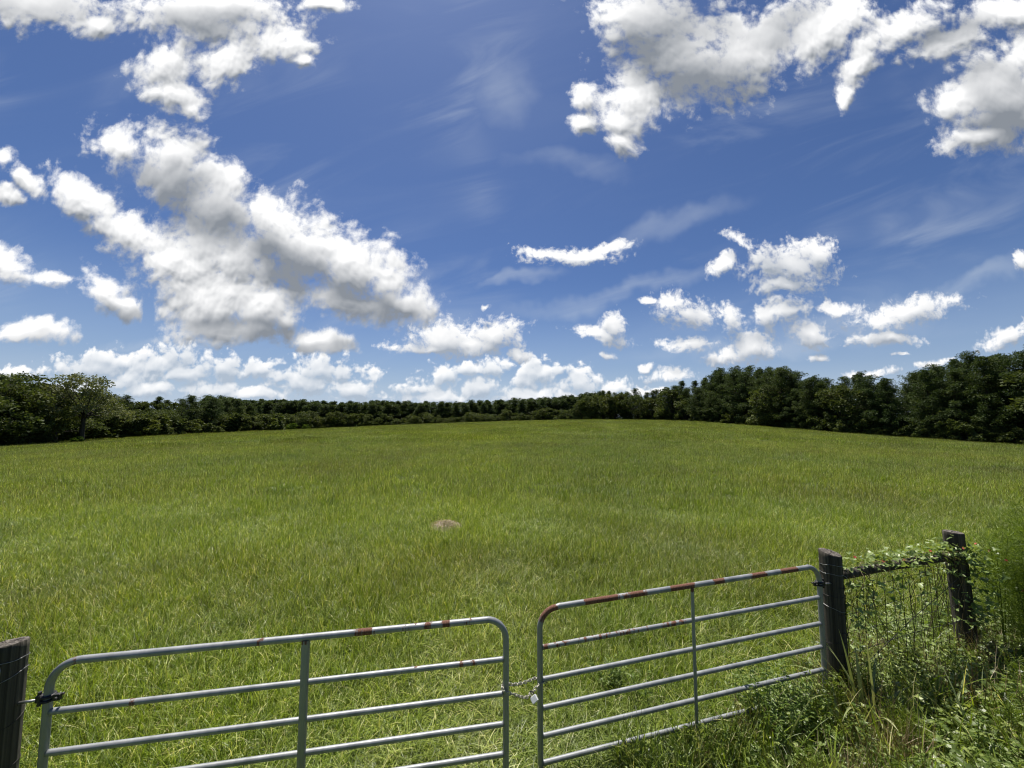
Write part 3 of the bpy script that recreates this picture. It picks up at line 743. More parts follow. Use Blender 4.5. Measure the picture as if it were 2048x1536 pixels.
RAIL_Z = [.745, .535, .35, .17, .0]
def build_gate(name, label, A, B, corner, top_rust, rail_rust, brace_px, flat_brace, z0a, z0b):
    d = B - A; L = float(np.linalg.norm(d)); rz = math.atan2(d[1], d[0]); H = 1.22; R0 = .0238
    root = thing(name, label, 'gate', (A[0], A[1], 0), rz, 'tube gates closing the field')
    zb = lambda s: z0a + (z0b - z0a) * s / L
    # bent outer tube: upright, corner, top, corner, upright
    pts = [(0, 0, z) for z in np.linspace(zb(0) - .07, zb(0) + H - corner, 40)]
    pts += [(corner - corner * math.cos(a), 0, zb(0) + H - corner + corner * math.sin(a)) for a in np.linspace(0, math.pi / 2, 14)[1:]]
    pts += [(s, 0, zb(s) + H) for s in np.linspace(corner, L - corner, 200)[1:]]
    pts += [(L - corner + corner * math.sin(a), 0, zb(L) + H - corner + corner * math.cos(a)) for a in np.linspace(0, math.pi / 2, 14)[1:]]
    pts += [(L, 0, z) for z in np.linspace(zb(L) + H - corner, zb(L) - .07, 40)[1:]]
    pts = np.array(pts)
    def rust_of(p, spans, top=True):
        v = np.full(len(p), .02)
        for a0, a1, k in spans:
            dd = np.minimum(p[:, 0] - a0, a1 - p[:, 0]) / .075
            v = np.maximum(v, k * np.clip(dd + .5, 0, 1))
        if top: v = np.where(p[:, 2] > H - corner * .75 + z0a, v, .05)
        return v
    ring = rust_of(pts, top_rust)
    g = Geo(); v, f, cf = tube(pts, R0, 16)
    g.add(v, f, np.concatenate([np.repeat(ring, 16), [.1, .1]])); g.f.setdefault(3, []).append(cf)
    link('frame', g.data('gate_frame', M['steel'], True, 'tone'), root)
    for k, fz in enumerate(RAIL_Z):
        s = np.linspace(R0 * .8, L - R0 * .8, 160); p = np.stack([s, 0 * s, zb(s) + fz * H], -1)
        rr = rust_of(p, rail_rust.get(k, []), False)
        rr = np.maximum(rr, .75 * np.exp(-np.minimum(s, L - s) / .018)) if k < 3 else np.maximum(rr, .4 * np.exp(-np.minimum(s, L - s) / .02))
        g = Geo(); v, f, cf = tube(p, .0200, 14); g.add(v, f, np.concatenate([np.repeat(rr, 14), [.4, .4]])); g.f.setdefault(3, []).append(cf)
        link('rail', g.data('gate_rail', M['steel'], True), root)
    sb = along(A, B, *brace_px); g = Geo()
    z = np.linspace(zb(sb) - .03, zb(sb) + H - .012, 60)
    if flat_brace:
        w, t, y0 = .0155, .004, -.0245
        sec = np.array([(-w, -t), (w, -t), (w, t), (-w, t)])
    else:
        w, t, y0 = .027, .022, -.008; a = np.linspace(0, 2 * np.pi, 16, endpoint=False) + .2
        sec = np.stack([w * np.sign(np.cos(a)) * np.abs(np.cos(a)) ** .55, t * np.sign(np.sin(a)) * np.abs(np.sin(a)) ** .55], -1)
    n = len(sec); v = np.array([(sb + sx, y0 + sy, zz) for zz in z for sx, sy in sec])
    i = np.arange(len(z) - 1)[:, None]; j = np.arange(n)[None]; j2 = (j + 1) % n
    f = np.stack([i * n + j, i * n + j2, (i + 1) * n + j2, (i + 1) * n + j], -1).reshape(-1, 4)
    g.add(v, f, np.repeat(np.where(z > z[-1] - .03, .6, .05), n))
    link('brace', g.data('gate_brace', M['steel'], not flat_brace), root)
    return root, L, zb

def box_geo(g, c, s, bev=.15, a=0.0):
    """box with chamfered vertical edges and top/bottom rim"""
    c = np.asarray(c, float); hx, hy, hz = np.asarray(s, float) / 2; b = bev * min(hx, hy)
    o = [(hx - b, hy), (-hx + b, hy), (-hx, hy - b), (-hx, -hy + b), (-hx + b, -hy), (hx - b, -hy), (hx, -hy + b), (hx, hy - b)]
    rings = [(.0, -hz, 1 - bev), (.0, -hz + b, 1), (.0, hz - b, 1), (.0, hz, 1 - bev)]
    v = np.array([(x * k, y * k, z) for _, z, k in rings for x, y in o]) + c
    q = [(r * 8 + j, r * 8 + (j + 1) % 8, (r + 1) * 8 + (j + 1) % 8, (r + 1) * 8 + j) for r in range(3) for j in range(8)]
    k = g.k; g.add(v, q, a); g.f.setdefault(8, []).append(np.array([[k + j for j in range(7, -1, -1)], [k + 24 + j for j in range(8)]]))

def hinge(root, s, z, toward, parent_name='hinge'):
    """strap round the upright, eye and threaded bolt running to the post (local gate axes)"""
    g = Geo(); a = np.linspace(0, 2 * np.pi, 22, endpoint=False)
    for dz in (-.013, .013):
        add_tube(g, np.stack([s + .030 * np.cos(a), .030 * np.sin(a), np.full(22, z + dz)], -1), .009, 8, True)
    sx = 1 if toward > 0 else -1
    box_geo(g, (s - sx * .052, -.004, z), (.045, .022, .04))
    add_tube(g, [(s - sx * .060, -.03, z), (s - sx * .060, .03, z)], .009, 8)
    box_geo(g, (s + sx * .045, 0, z), (.034, .034, .045))
    add_tube(g, [(s + sx * .05, 0, z - .05), (s + sx * .05, 0, z + .04)], .010, 8)
    h = link(parent_name, g.data('gate_hinge', M['iron']), root)
    g = Geo(); add_tube(g, [(s + sx * .055, 0, z - .012), (s + sx * .12, 0, z - .014), (s + sx * .20, 0, z - .02)], .0085, 10)
    link('bolt', g.data('hinge_bolt', M['bright_wire'], True), h)

def px_spans(A, B, spans): return [(along(A, B, a, ya), along(A, B, b_, yb), k) for (a, ya, b_, yb, k) in spans]
gl, Ll, zl = build_gate('farm_gate', 'grey tube gate on the left, lightly rusted, with a wide middle brace', *GATE_L, .165,
    px_spans(*GATE_L, [(143, 1318, 158, 1316, 0.60), (212, 1310, 225, 1308, 0.56), (512, 1280, 530, 1279, 0.56), (603, 1274, 612, 1273, 0.65), (709, 1262, 748, 1258, 0.77), (800, 1253, 845, 1249, 0.39), (845, 1249, 868, 1247, 0.65), (880, 1246, 906, 1243, 0.69), (922, 1241, 945, 1239, 0.49)]),
    {0: px_spans(*GATE_L, [(262, 1392, 276, 1391, .7), (830, 1330, 842, 1329, .8), (920, 1318, 928, 1318, .8), (944, 1315, 954, 1314, .75), (800, 1333, 815, 1332, .45)])}, (608, 1400), False, .10, .125)
gr, Lr, zr = build_gate('farm_gate', 'grey tube gate on the right, with long rust-brown patches along its top rail', *GATE_R, .155,
    px_spans(*GATE_R, [(1082, 1240, 1112, 1219, .95), (1170, 1208, 1236, 1198, 1.0), (1240, 1197, 1258, 1195, .5), (1258, 1195, 1290, 1189, .95), (1340, 1178, 1388, 1171, 1.0), (1424, 1166, 1448, 1161, 1.0), (1500, 1150, 1532, 1144, .95), (1560, 1139, 1592, 1133, 1.0)]),
    {0: px_spans(*GATE_R, [(1084, 1300, 1100, 1298, .7), (1100, 1298, 1180, 1285, .40), (1180, 1285, 1300, 1262, .43), (1320, 1252, 1372, 1242, .50)])}, (1385, 1300), True, .10, .19)
hinge(gl, 0.0, 1.10, -1)
hinge(gr, Lr, 1.235, 1)

# ------------------------------------------------------------------ posts, rail, wire
def build_post(label, loc, r0, ztop, slope, wraps, lean=(0, 0), seed=0, zbase=-.25):
    r = rs(seed); n, m = 36, 46
    root = thing('fence_post', label, 'post', (loc[0], loc[1], 0), 0, 'wooden posts of the gateway')
    a = np.arange(n) / n * 6.2832; zz = np.linspace(zbase, ztop, m)
    k = r.normal(size=8); ph = r.uniform(0, 6.28, 8)
    v = []
    for z in zz:
        rad = r0 * (1 + .03 * math.sin(z * 2.1 + ph[0]) + .018 * np.sin(3 * a + ph[1] + z * .6) + .008 * np.sin(7 * a + ph[2] + .3 * z) + .004 * np.sin(15 * a + ph[3] + .4 * z))
        f_ = (z - zbase) / (ztop - zbase)
        x, y = rad * np.cos(a) + lean[0] * z, rad * np.sin(a) + lean[1] * z
        zc = z + (slope[0] * np.cos(a) + slope[1] * np.sin(a)) * r0 * f_ ** 6
        v.append(np.stack([x, y, np.full(n, 1.0) * zc], -1))
    # a small worn chamfer, then the sawn end
    last = v[-1]; cen = last.mean(0)
    v.append(cen + (last - cen) * .93 + np.array([0, 0, .006]))
    v = np.concatenate(v); mm = m + 1
    i = np.arange(mm - 1)[:, None]; j = np.arange(n)[None]; j2 = (j + 1) % n
    q = np.stack([i * n + j, i * n + j2, (i + 1) * n + j2, (i + 1) * n + j], -1).reshape(-1, 4)
    me = mesh_data('post_shaft', v, q, M['post'], True)
    link('shaft', me, root)
    g = Geo(); ring = v[-n:]; c2 = ring.mean(0)
    vs = [ring] + [c2 + (ring - c2) * k_ + np.stack([np.zeros(n), np.zeros(n), .004 * r.normal(size=n)], -1) for k_ in (.75, .5, .25)] + [c2[None]]
    vs = np.concatenate(vs); i = np.arange(3)[:, None]
    q = np.stack([i * n + j, i * n + j2, (i + 1) * n + j2, (i + 1) * n + j], -1).reshape(-1, 4)
    g.add(vs, q); jj = np.arange(n); g.f.setdefault(3, []).append(np.stack([3 * n + jj, 3 * n + (jj + 1) % n, np.full(n, 4 * n)], -1))
    link('sawn_end', g.data('post_sawn_end', M['end']), root)
    for (z, tx, ty, bright) in wraps:
        g = Geo(); aa = np.linspace(0, 6.2832, 40, endpoint=False); rr_ = r0 * 1.045
        add_tube(g, np.stack([rr_ * np.cos(aa) + lean[0] * z, rr_ * np.sin(aa) + lean[1] * z, z + tx * r0 * np.cos(aa) + ty * r0 * np.sin(aa) + .003 * np.sin(5 * aa)], -1), .0022, 6, True)
        e = np.array([rr_ * math.cos(-.9), rr_ * math.sin(-.9), z]);
        add_tube(g, [e, e + [.02, -.012, -.01], e + [.03, -.02, -.045]], .0018, 5)
        link('wire_wrap', g.data('post_wire_wrap', M['bright_wire' if bright else 'wire'], True), root)
    return root
build_post('dark wooden post with a pale sawn top, holding the hinge of the left gate', POST_L, .095, 1.46, (.10, -.10), [(1.36, .12, -.1, True), (1.24, .5, .2, True), (1.02, -.4, .3, False), (.7, .1, .1, False)], seed=3)
build_post('dark wooden post with a slanting sawn top, between the right gate and the wire fence', POST_1, .095, 1.505, (-.16, .14), [(1.38, -.12, -.25, True), (1.30, -.1, -.1, True), (1.10, .05, .1, False), (.96, -.3, .1, True), (.62, .1, -.2, False)], seed=4)
build_post('black wooden post overgrown with leafy vine at the far end of the wire fence', POST_2, .095, 1.50, (-.05, .0), [(1.30, .1, .1, False), (1.02, -.2, .1, False), (.6, .1, .2, False)], lean=(-.035, 0), seed=5)

RAIL_A = np.array([POST_1[0] + .07, POST_1[1] + .02, 1.265]); RAIL_B = np.array([POST_2[0] - .11, POST_2[1] - .03, 1.225])
g = Geo(); limb(g, RAIL_A, RAIL_B, .047, .050, rs(6), .02, 14, 14)
tag(link('brace_rail', g.data('brace_rail', M['post'], True)), 'dark round wooden rail under the vine, between the two right-hand posts', 'rail')

def wire_fence():
    r = rs(8); a = np.array(POST_1) + [.0, -.105]; b_ = np.array(POST_2) + [.0, -.11]; L = np.linalg.norm(b_ - a); g = Geo()
    P = lambda s, z: np.array([*(a + (b_ - a) * s / L), z])
    zs = [.10, .24, .39, .55, .73, .93, 1.17]
    for z in zs:
        ph = r.uniform(0, 6); add_tube(g, [P(s, z + .012 * math.sin(s * 3 + ph) + r.normal(0, .003)) for s in np.linspace(-.05, L + .05, 24)], .0025, 5)
    for s0 in np.arange(.06, L, .155):
        s0 += r.normal(0, .012); k = r.normal(0, .02)
        add_tube(g, [P(s0 + k * (z - .6) + r.normal(0, .005), z) for z in np.linspace(.06, 1.21, 12)], .0029, 5)
    add_tube(g, [P(.03, .28), P(L * .5, .72), P(L - .03, 1.1)], .0032, 5)
    tag(link('wire_fence', g.data('wire_fence', M['wire'])), 'rusty woven wire netting stretched below the rail between the two right-hand posts', 'fence')
wire_fence()

# ------------------------------------------------------------------ chain and padlock
def catmull(P_, n=20):
    P_ = np.asarray(P_); k = len(P_); out = []
    for i in range(k):
        p0, p1, p2, p3 = P_[i - 1], P_[i], P_[(i + 1) % k], P_[(i + 2) % k]
        for t in np.arange(n) / n:
            out.append(.5 * (2 * p1 + (p2 - p0) * t + (2 * p0 - 5 * p1 + 4 * p2 - p3) * t * t + (3 * p1 - p0 - 3 * p2 + p3) * t ** 3))
    return np.array(out)
def build_chain():
    path = catmull([at(1005, 1376, 3.19), at(1013, 1385, 3.165), at(1029, 1389, 3.17), at(1049, 1395, 3.25), at(1061, 1388, 3.31), at(1076, 1372, 3.355), at(1091, 1362, 3.41),
                    at(1085, 1354, 3.45), at(1069, 1357, 3.43), at(1045, 1366, 3.34), at(1024, 1369, 3.27), at(1009, 1366, 3.25)])
    s = np.concatenate([[0], np.cumsum(np.linalg.norm(np.diff(np.concatenate([path, path[:1]]), axis=0), axis=1))]); L = s[-1]
    n = int(L / .0265); root = thing('chain', 'steel link chain looped round both gate uprights where they meet', 'chain', tuple(path[0]))
    a = np.linspace(0, np.pi, 9)
    l, w = .0105, .0088
    pts = [(l + w * math.sin(t), w * math.cos(t), 0) for t in a] + [(-l - w * math.sin(t), -w * math.cos(t), 0) for t in a]
    g = Geo(); add_tube(g, pts, .0036, 8, True); me = g.data('chain_link', M['chain'], True)
    from mathutils import Matrix, Vector
    cl = np.concatenate([path, path[:1]])
    for i in range(n):
        q = (i + .5) / n * L
        p = np.array([np.interp(q, s, cl[:, k]) for k in range(3)]); p2 = np.array([np.interp((q + .004) % L, s, cl[:, k]) for k in range(3)])
        t = norm(p2 - p); up = np.array([0, 0, 1.0]); sd = norm(np.cross(up, t)); up = np.cross(t, sd)
        an = math.pi / 4 + (math.pi / 2 if i % 2 else 0); y = sd * math.cos(an) + up * math.sin(an); zx = np.cross(t, y)
        o = link('link', me, root)
        o.matrix_local = Matrix(((t[0], y[0], zx[0], p[0] - path[0][0]), (t[1], y[1], zx[1], p[1] - path[0][1]), (t[2], y[2], zx[2], p[2] - path[0][2]), (0, 0, 0, 1)))
build_chain()
lk = thing('padlock', 'silver padlock hanging tilted on the chain between the two gates', 'padlock', tuple(at(1067, 1395, 3.29)))
lk.rotation_euler = (R(-38), R(-40), 0)
g = Geo(); box_geo(g, (0, 0, -.012), (.054, .022, .048), .3); link('body', g.data('padlock_body', M['lock']), lk)
g = Geo(); add_tube(g, [(-.016, 0, .008), (-.016, 0, .03)] + [(-.016 * math.cos(t), 0, .03 + .016 * math.sin(t)) for t in np.linspace(.2, 2.94, 10)] + [(.016, 0, .03), (.016, 0, .008)], .0045, 8)
link('shackle', g.data('padlock_shackle', M['iron'], True), lk)

# ------------------------------------------------------------------ leaves and weeds
OVAL = (np.array([(0, 0), (.22, .36), (.6, .40), (1, 0), (.6, -.40), (.22, -.36)]), [(0, 1, 2), (0, 2, 3), (0, 3, 4), (0, 4, 5)])
_l = [(.35, 0), (.02, .05), (-.08, .42), (.22, .52), (.32, .27), (.68, .30), (1, 0), (.68, -.30), (.32, -.27), (.22, -.52), (-.08, -.42), (.02, -.05)]
LOBED = (np.array(_l), [(0, i, i + 1) for i in range(1, 11)] + [(0, 11, 1)])
def put_leaves(g, pos, ax, nr, L, W, shape, tone, droop=.25, fold=.2):
    pos, ax, nr = map(np.asarray, (pos, ax, nr)); ax = norm(ax); sd = norm(np.cross(nr, ax)); nr = np.cross(ax, sd)
    p, tri = shape; K = len(p); n = len(pos); L = np.broadcast_to(L, (n,)); W = np.broadcast_to(W, (n,))
    v = pos[:, None] + ax[:, None] * (p[None, :, 0, None] * L[:, None, None]) + sd[:, None] * (p[None, :, 1, None] * W[:, None, None]) \
        + nr[:, None] * ((-droop * p[None, :, 0, None] ** 2 + fold * np.abs(p[None, :, 1, None])) * L[:, None, None])
    f = (np.arange(n)[:, None, None] * K + np.array(tri)[None]).reshape(-1, 3)
    g.add(v.reshape(-1, 3), f, np.repeat(np.broadcast_to(tone, (n,)), K))

def weed_mesh(name, mat, seed, H, nst, spread, leaf, aspect, shape=OVAL, gap=.035, lean=.45, R_=.06, updir=.25):
    r = rs(seed); g = Geo()
    for i in range(nst):
        az = r.rand() * 6.283; h = H * r.uniform(.55, 1.1); ln = abs(r.normal(0, lean)); b0 = np.array([r.normal(0, R_), r.normal(0, R_), -.02])
        t = np.linspace(0, 1, 8); an = ln * (.4 + t)
        p = b0 + np.stack([np.cumsum(np.sin(an)) * math.cos(az), np.cumsum(np.sin(an)) * math.sin(az), np.cumsum(np.cos(an))], -1) * h / 8
        add_tube(g, p, np.linspace(.004, .0015, 8), 4, a=.35, caps=False)
        n = max(3, int(h / gap)); q = np.linspace(.12, 1, n); c = np.stack([np.interp(q, t, p[:, k]) for k in range(3)], -1)
        c = np.repeat(c, 2, 0); n2 = len(c); la = r.rand(n2) * 6.283
        ax = np.stack([np.cos(la), np.sin(la), r.normal(updir, .3, n2)], -1)
        nr = np.stack([r.normal(0, .35, n2), r.normal(0, .35, n2), np.ones(n2)], -1)
        sz = leaf * r.uniform(.55, 1.25, n2) * (1.1 - .4 * np.repeat(q, 2))
        put_leaves(g, c + norm(ax) * (spread * r.rand(n2))[:, None], ax, nr, sz, sz * aspect, shape, np.clip(r.beta(1.6, 1.8, n2) + .2 * np.repeat(q, 2) - .1, 0, 1))
    return g.data(name, M[mat])
def carpet_mesh(name, mat, seed, R_, n, leaf, zr, shape=LOBED):
    r = rs(seed); g = Geo(); rad = R_ * np.sqrt(r.rand(n)); th = r.rand(n) * 6.283
    pos = np.stack([rad * np.cos(th), rad * np.sin(th), zr * r.beta(2, 2, n) * (1 - .5 * (rad / R_) ** 2)], -1); la = r.rand(n) * 6.283
    ax = np.stack([np.cos(la), np.sin(la), r.normal(0, .3, n)], -1); nr = np.stack([r.normal(0, .4, n), r.normal(0, .4, n), np.ones(n)], -1)
    sz = leaf * r.uniform(.6, 1.3, n); put_leaves(g, pos, ax, nr, sz, sz, shape, r.beta(1.5, 1.6, n))
    for i in range(8):
        a = r.rand() * 6.283; p = [(R_ * q * math.cos(a + q) * .9, R_ * q * math.sin(a + q) * .9, zr * (.35 + .4 * r.rand())) for q in np.linspace(0, 1, 7)]; add_tube(g, p, .002, 4, a=.2, caps=False)
    return g.data(name, M[mat])
def stalks_mesh(name, mat, seed, n, h0, h1, w, R_=.16, lean=.35, curl=.3):
    g = blades(n, R_, h0, h1, w, seed, lean, curl, 5, .3); return g.data(name, M[mat])

def build_weeds():
    leafy_ = [weed_mesh('leafy_weed', 'weed', 700 + i, .42, 9, .02, .045, .55, OVAL, .022, .5, .10) for i in range(3)]
    small = [weed_mesh('leafy_weed', 'weed', 710 + i, .26, 12, .01, .030, .6, OVAL, .016, .7, .14) for i in range(2)]
    ivy = [carpet_mesh('leafy_weed', 'ivy', 720 + i, .34, 130, .050, .30) for i in range(2)]
    dark = [carpet_mesh('leafy_weed', 'weed', 730 + i, .34, 170, .038, .26, OVAL) for i in range(2)]
    dry = [stalks_mesh('leafy_weed', 'straw', 740 + i, 70, .18, .5, .006) for i in range(2)]
    gr_ = [blades(90, .22, .25, .60, .009, 750 + i, .5, .8, 6, .12).data('leafy_weed', M['grass']) for i in range(3)]
    fea = [fennel_mesh(760 + i, .5, 500) for i in range(2)]
    tall = [weed_mesh('leafy_weed', 'ivy', 770 + i, .95, 5, .03, .042, .6, LOBED, .05, .25, .10) for i in range(2)]
    c = hidden_collection('weed_patch', leafy_ + small + ivy + dark + dry + gr_ + fea + tall)     # 0-2 3-4 5-6 7-8 9-10 11-13 14-15
    r = rs(90); n = 4600
    x = r.uniform(.5, 8.2, n); y = r.uniform(1.5, 7.2, n); fy = fence_y(x)
    d = fy - y                                                              # distance in front of the fence line
    inside = (d > -.55) & ((x > 3.3) | (d > -.05)) & (d < 2.2)
    start = np.clip((x - (.75 + .5 * np.clip(d, 0, 2) * -.2)) / 1.0, 0, 1)   # thins out towards the gateway
    keep = inside & (r.rand(n) < start)
    dens = np.clip(.55 + .45 * np.sin(x * 2.1 + y * 1.3), .25, 1); keep &= r.rand(n) < np.clip(dens + .35, 0, 1)
    x, y, d = x[keep], y[keep], d[keep]; n = len(x)
    kind = np.zeros(n, int); z = r.rand(n)
    right = (x + .8 * np.sin(y * 2)) > 4.4
    nb = np.sin(x * 3.1 + 1) * np.sin(y * 2.7 + .5)
    for i in range(n):
        if x[i] < 2.3: ch = [(.52, (11, 12, 13)), (.72, (3, 4)), (.86, (7, 8)), (.93, (0, 1, 2)), (1, (9, 10))]
        elif right[i]: ch = [(.46, (5, 6)), (.64, (7, 8)), (.78, (3, 4)), (.86, (11, 12, 13)), (.93, (9, 10)), (1, (14, 15))]
        elif nb[i] > .15: ch = [(.42, (9, 10)), (.56, (11, 12, 13)), (.70, (14, 15)), (.84, (5, 6)), (1, (7, 8))]
        else: ch = [(.30, (7, 8)), (.50, (3, 4)), (.66, (0, 1, 2)), (.78, (11, 12, 13)), (.86, (9, 10)), (1, (5, 6))]
        for lim, op in ch:
            if z[i] < lim: kind[i] = op[r.randint(len(op))]; break
    atf = (np.abs(d) < .22) & (x > 3.5) & (x < 6.2) & (r.rand(n) < .22); kind = np.where(atf, np.where(r.rand(n) < .6, r.randint(16, 18, n), r.randint(9, 11, n)), kind)
    sc_ = r.uniform(.75, 1.25, n) * np.where(x < 2.3, .72, 1.0) * np.where(d < 0, .8, 1)
    s = np.stack([sc_, sc_, sc_ * r.uniform(.75, 1.2, n)], -1)
    scatter('weeds', np.stack([x, y, ground(x, y)], -1), s, kind, c, 'tangled weeds, vine leaves and dry stalks along the wire fence', .12, 5)

def fennel_mesh(seed, H, n, stems=5):
    r = rs(seed); g = Geo()
    for i in range(stems):
        az = r.rand() * 6.283; ln = abs(r.normal(0, .12)); h = H * r.uniform(.7, 1.05); b0 = np.array([r.normal(0, .05 * H), r.normal(0, .05 * H), -.03])
        t = np.linspace(0, 1, 9); an = ln * (.2 + 1.2 * t)
        p = b0 + np.stack([np.cumsum(np.sin(an)) * math.cos(az), np.cumsum(np.sin(an)) * math.sin(az), np.cumsum(np.cos(an))], -1) * h / 9
        add_tube(g, p, np.linspace(.006, .002, 9) * (.5 + .3 * H), 4, a=.1, caps=False)
        m = n // stems; q = r.uniform(.12, 1.02, m); c = np.stack([np.interp(q, t, p[:, k]) for k in range(3)], -1)
        bl = H * .17 * (1.15 - q) * r.rand(m) ** .7 + .01; ba = r.rand(m) * 6.283
        c = c + np.stack([np.cos(ba) * bl, np.sin(ba) * bl, bl * r.uniform(.5, 1.1, m)], -1)
        ax = norm(np.stack([np.cos(ba), np.sin(ba), r.uniform(.2, 1.6, m)], -1) + r.normal(0, .35, (m, 3))); sd = norm(np.cross(ax, r.normal(size=(m, 3))))
        Lf = r.uniform(.03, .075, m) * (.6 + .3 * H); w = .0030
        v = np.stack([c - sd * w, c + sd * w, c + ax * Lf[:, None] + sd * w * .4, c + ax * Lf[:, None] - sd * w * .4], 1).reshape(-1, 3)
        g.add(v, np.arange(m * 4).reshape(-1, 4), np.repeat(np.clip(r.beta(1.5, 2, m) + .25 * q - .1, 0, 1), 4))
    return g.data('feathery_weed', M['fennel'])

def build_plants():
    fm = [fennel_mesh(800 + i, 1.75, 3800, 7) for i in range(3)]
    r = rs(91); G = 'feathery weeds at the right edge'
    for i, (px, Y, s) in enumerate([(2010, 5.25, .74), (2032, 4.8, .86), (2056, 5.0, .95), (2080, 4.6, .95), (2108, 4.9, 1.0), (2150, 4.5, 1.0), (2046, 5.7, .92), (2092, 5.5, 1.0), (2200, 4.8, 1.0), (2018, 5.7, .62)]):
        x = pix(px, 1200)[0] * Y
        t = link('feathery_weed', fm[i % 3], None, (x, Y, float(ground(x, Y))), r.rand() * 6.28); t.scale = (s * 1.1, s * 1.1, s)
        tag(t, 'tall dark feathery weed in the clump right of the vine-covered post', 'weed', G)
    def bush(px, py, Y, H, n, mat, nm, label, leaf=.045, asp=.5, spread=.05, seed=0, lean=.55, gap=.022, R_=.12):
        x, y = base_at(px, py); z = float(ground(x, y))
        tag(link(nm, weed_mesh(nm, mat, seed, H, n, spread, leaf, asp, OVAL, gap, lean, R_), None, (x, y, z)), label, 'weed')
    bush(1575, 1475, 3.42, .55, 60, 'weed', 'leafy_weed', 'dark green bushy weed against the bottom of the right gate', .050, .45, .03, 61, .55, .020, .20)
    bush(1655, 1415, 3.72, .42, 30, 'weed', 'leafy_weed', 'dark leafy weed at the foot of the post where the right gate hangs', .045, .5, .03, 62, .5, .022, .16)
    bush(1655, 1520, 2.98, .42, 10, 'lime', 'leafy_weed', 'pale yellow-green weed on the verge in front of the right gate post', .060, .35, .02, 63, .5, .035, .06)
    bush(1405, 1530, 3.15, .34, 12, 'lime', 'leafy_weed', 'small bright green weed below the middle of the right gate', .055, .35, .02, 64, .6, .03, .07)
    bush(1225, 1375, 4.6, .40, 16, 'weed', 'leafy_weed', 'dark green weed seen between the rails of the right gate', .05, .5, .03, 65, .6, .025, .14)
    def reeds(px, py, Y, spec, label, seed):
        x, y = base_at(px, py); g = Geo(); r = rs(seed)
        for (az, h, ln, cu, w) in spec:
            t = np.linspace(0, 1, 11); an = ln + cu * t ** 1.6; st = h / 10
            dx = np.concatenate([[0], np.cumsum(np.sin(an[1:]) * st)]); dz = np.concatenate([[0], np.cumsum(np.cos(an[1:]) * st)])
            a = R(az); c = np.stack([r.normal(0, .05) + dx * math.cos(a), r.normal(0, .05) + dx * math.sin(a), dz - .02], -1)
            sd = np.array([-math.sin(a), math.cos(a), .25]); sd /= np.linalg.norm(sd); wt = w * .85 * np.clip(np.minimum(t * 4 + .45, 1) * (1 - t ** 3), .04, 1)
            v = np.stack([c - sd * wt[:, None], c + np.array([0, 0, -.18]) * wt[:, None], c + sd * wt[:, None]], 1).reshape(-1, 3)
            k = np.arange(10)[:, None] * 3 + np.arange(2)[None]; g.add(v, np.stack([k, k + 1, k + 4, k + 3], -1).reshape(-1, 4), np.repeat(np.clip(r.uniform(.3, .8) + .25 * (t - .5), 0, 1), 3))
        tag(link('tall_grass', g.data('tall_grass', M['reed']), None, (x, y, float(ground(x, y)))), label, 'grass clump')
    reeds(1740, 1470, 3.30, [(170, 1.05, .25, 1.3, .016), (150, .95, .35, 1.0, .020), (200, .9, .5, 1.2, .017), (95, .85, .08, .25, .022), (60, .75, .12, .3, .024), (185, .72, .15, 2.0, .020), (20, .7, .35, 1.6, .022), (120, .9, .15, .7, .015), (5, .62, .45, .9, .018), (230, .6, .6, .8, .016), (80, .95, .03, .12, .014), (160, 1.0, .3, .7, .012), (145, .8, .3, 1.6, .022), (215, .85, .35, 1.5, .02), (250, .7, .3, 1.3, .022), (300, .6, .4, 1.5, .02), (130, 1.1, .2, 1.0, .018), (40, .9, .3, 1.2, .018)],
          'clump of long pale broad grass blades arching beside the right gate post', 5)
    reeds(1700, 1530, 2.85, [(190, .5, .4, 1.9, .024), (160, .55, .2, 1.2, .02), (10, .5, .5, 1.5, .02), (60, .55, .2, .8, .018), (270, .45, .6, 1.0, .018)], 'small clump of broad grass blades low on the verge near the bottom edge', 6)
    reeds(1945, 1510, 3.05, [(150, .8, .5, .8, .012), (30, .8, .6, 1.0, .012), (330, .9, .7, .8, .012), (200, .7, .6, .9, .012), (75, .7, .3, .5, .012)], 'clump of thin arching grass blades among the vine leaves near the right edge', 7)
    # dead brush
    g = Geo(); r = rs(14); b0 = at(1962, 1322, 4.55); e = b0 + [1.1, .35, -.02]
    limb(g, b0, e, .028, .014, r, .12, 9, 8)
    for k in range(7):
        q = b0 + (e - b0) * r.uniform(.1, .95); limb(g, q, q + [r.uniform(.1, .5), r.uniform(-.35, .2), r.uniform(-.02, .22)], .007, .002, r, .2, 6, 4)
    tag(link('dead_branch', g.data('dead_branch', M['obark'], True)), 'dark dead branch lying below the feathery weeds at the right edge', 'branch')

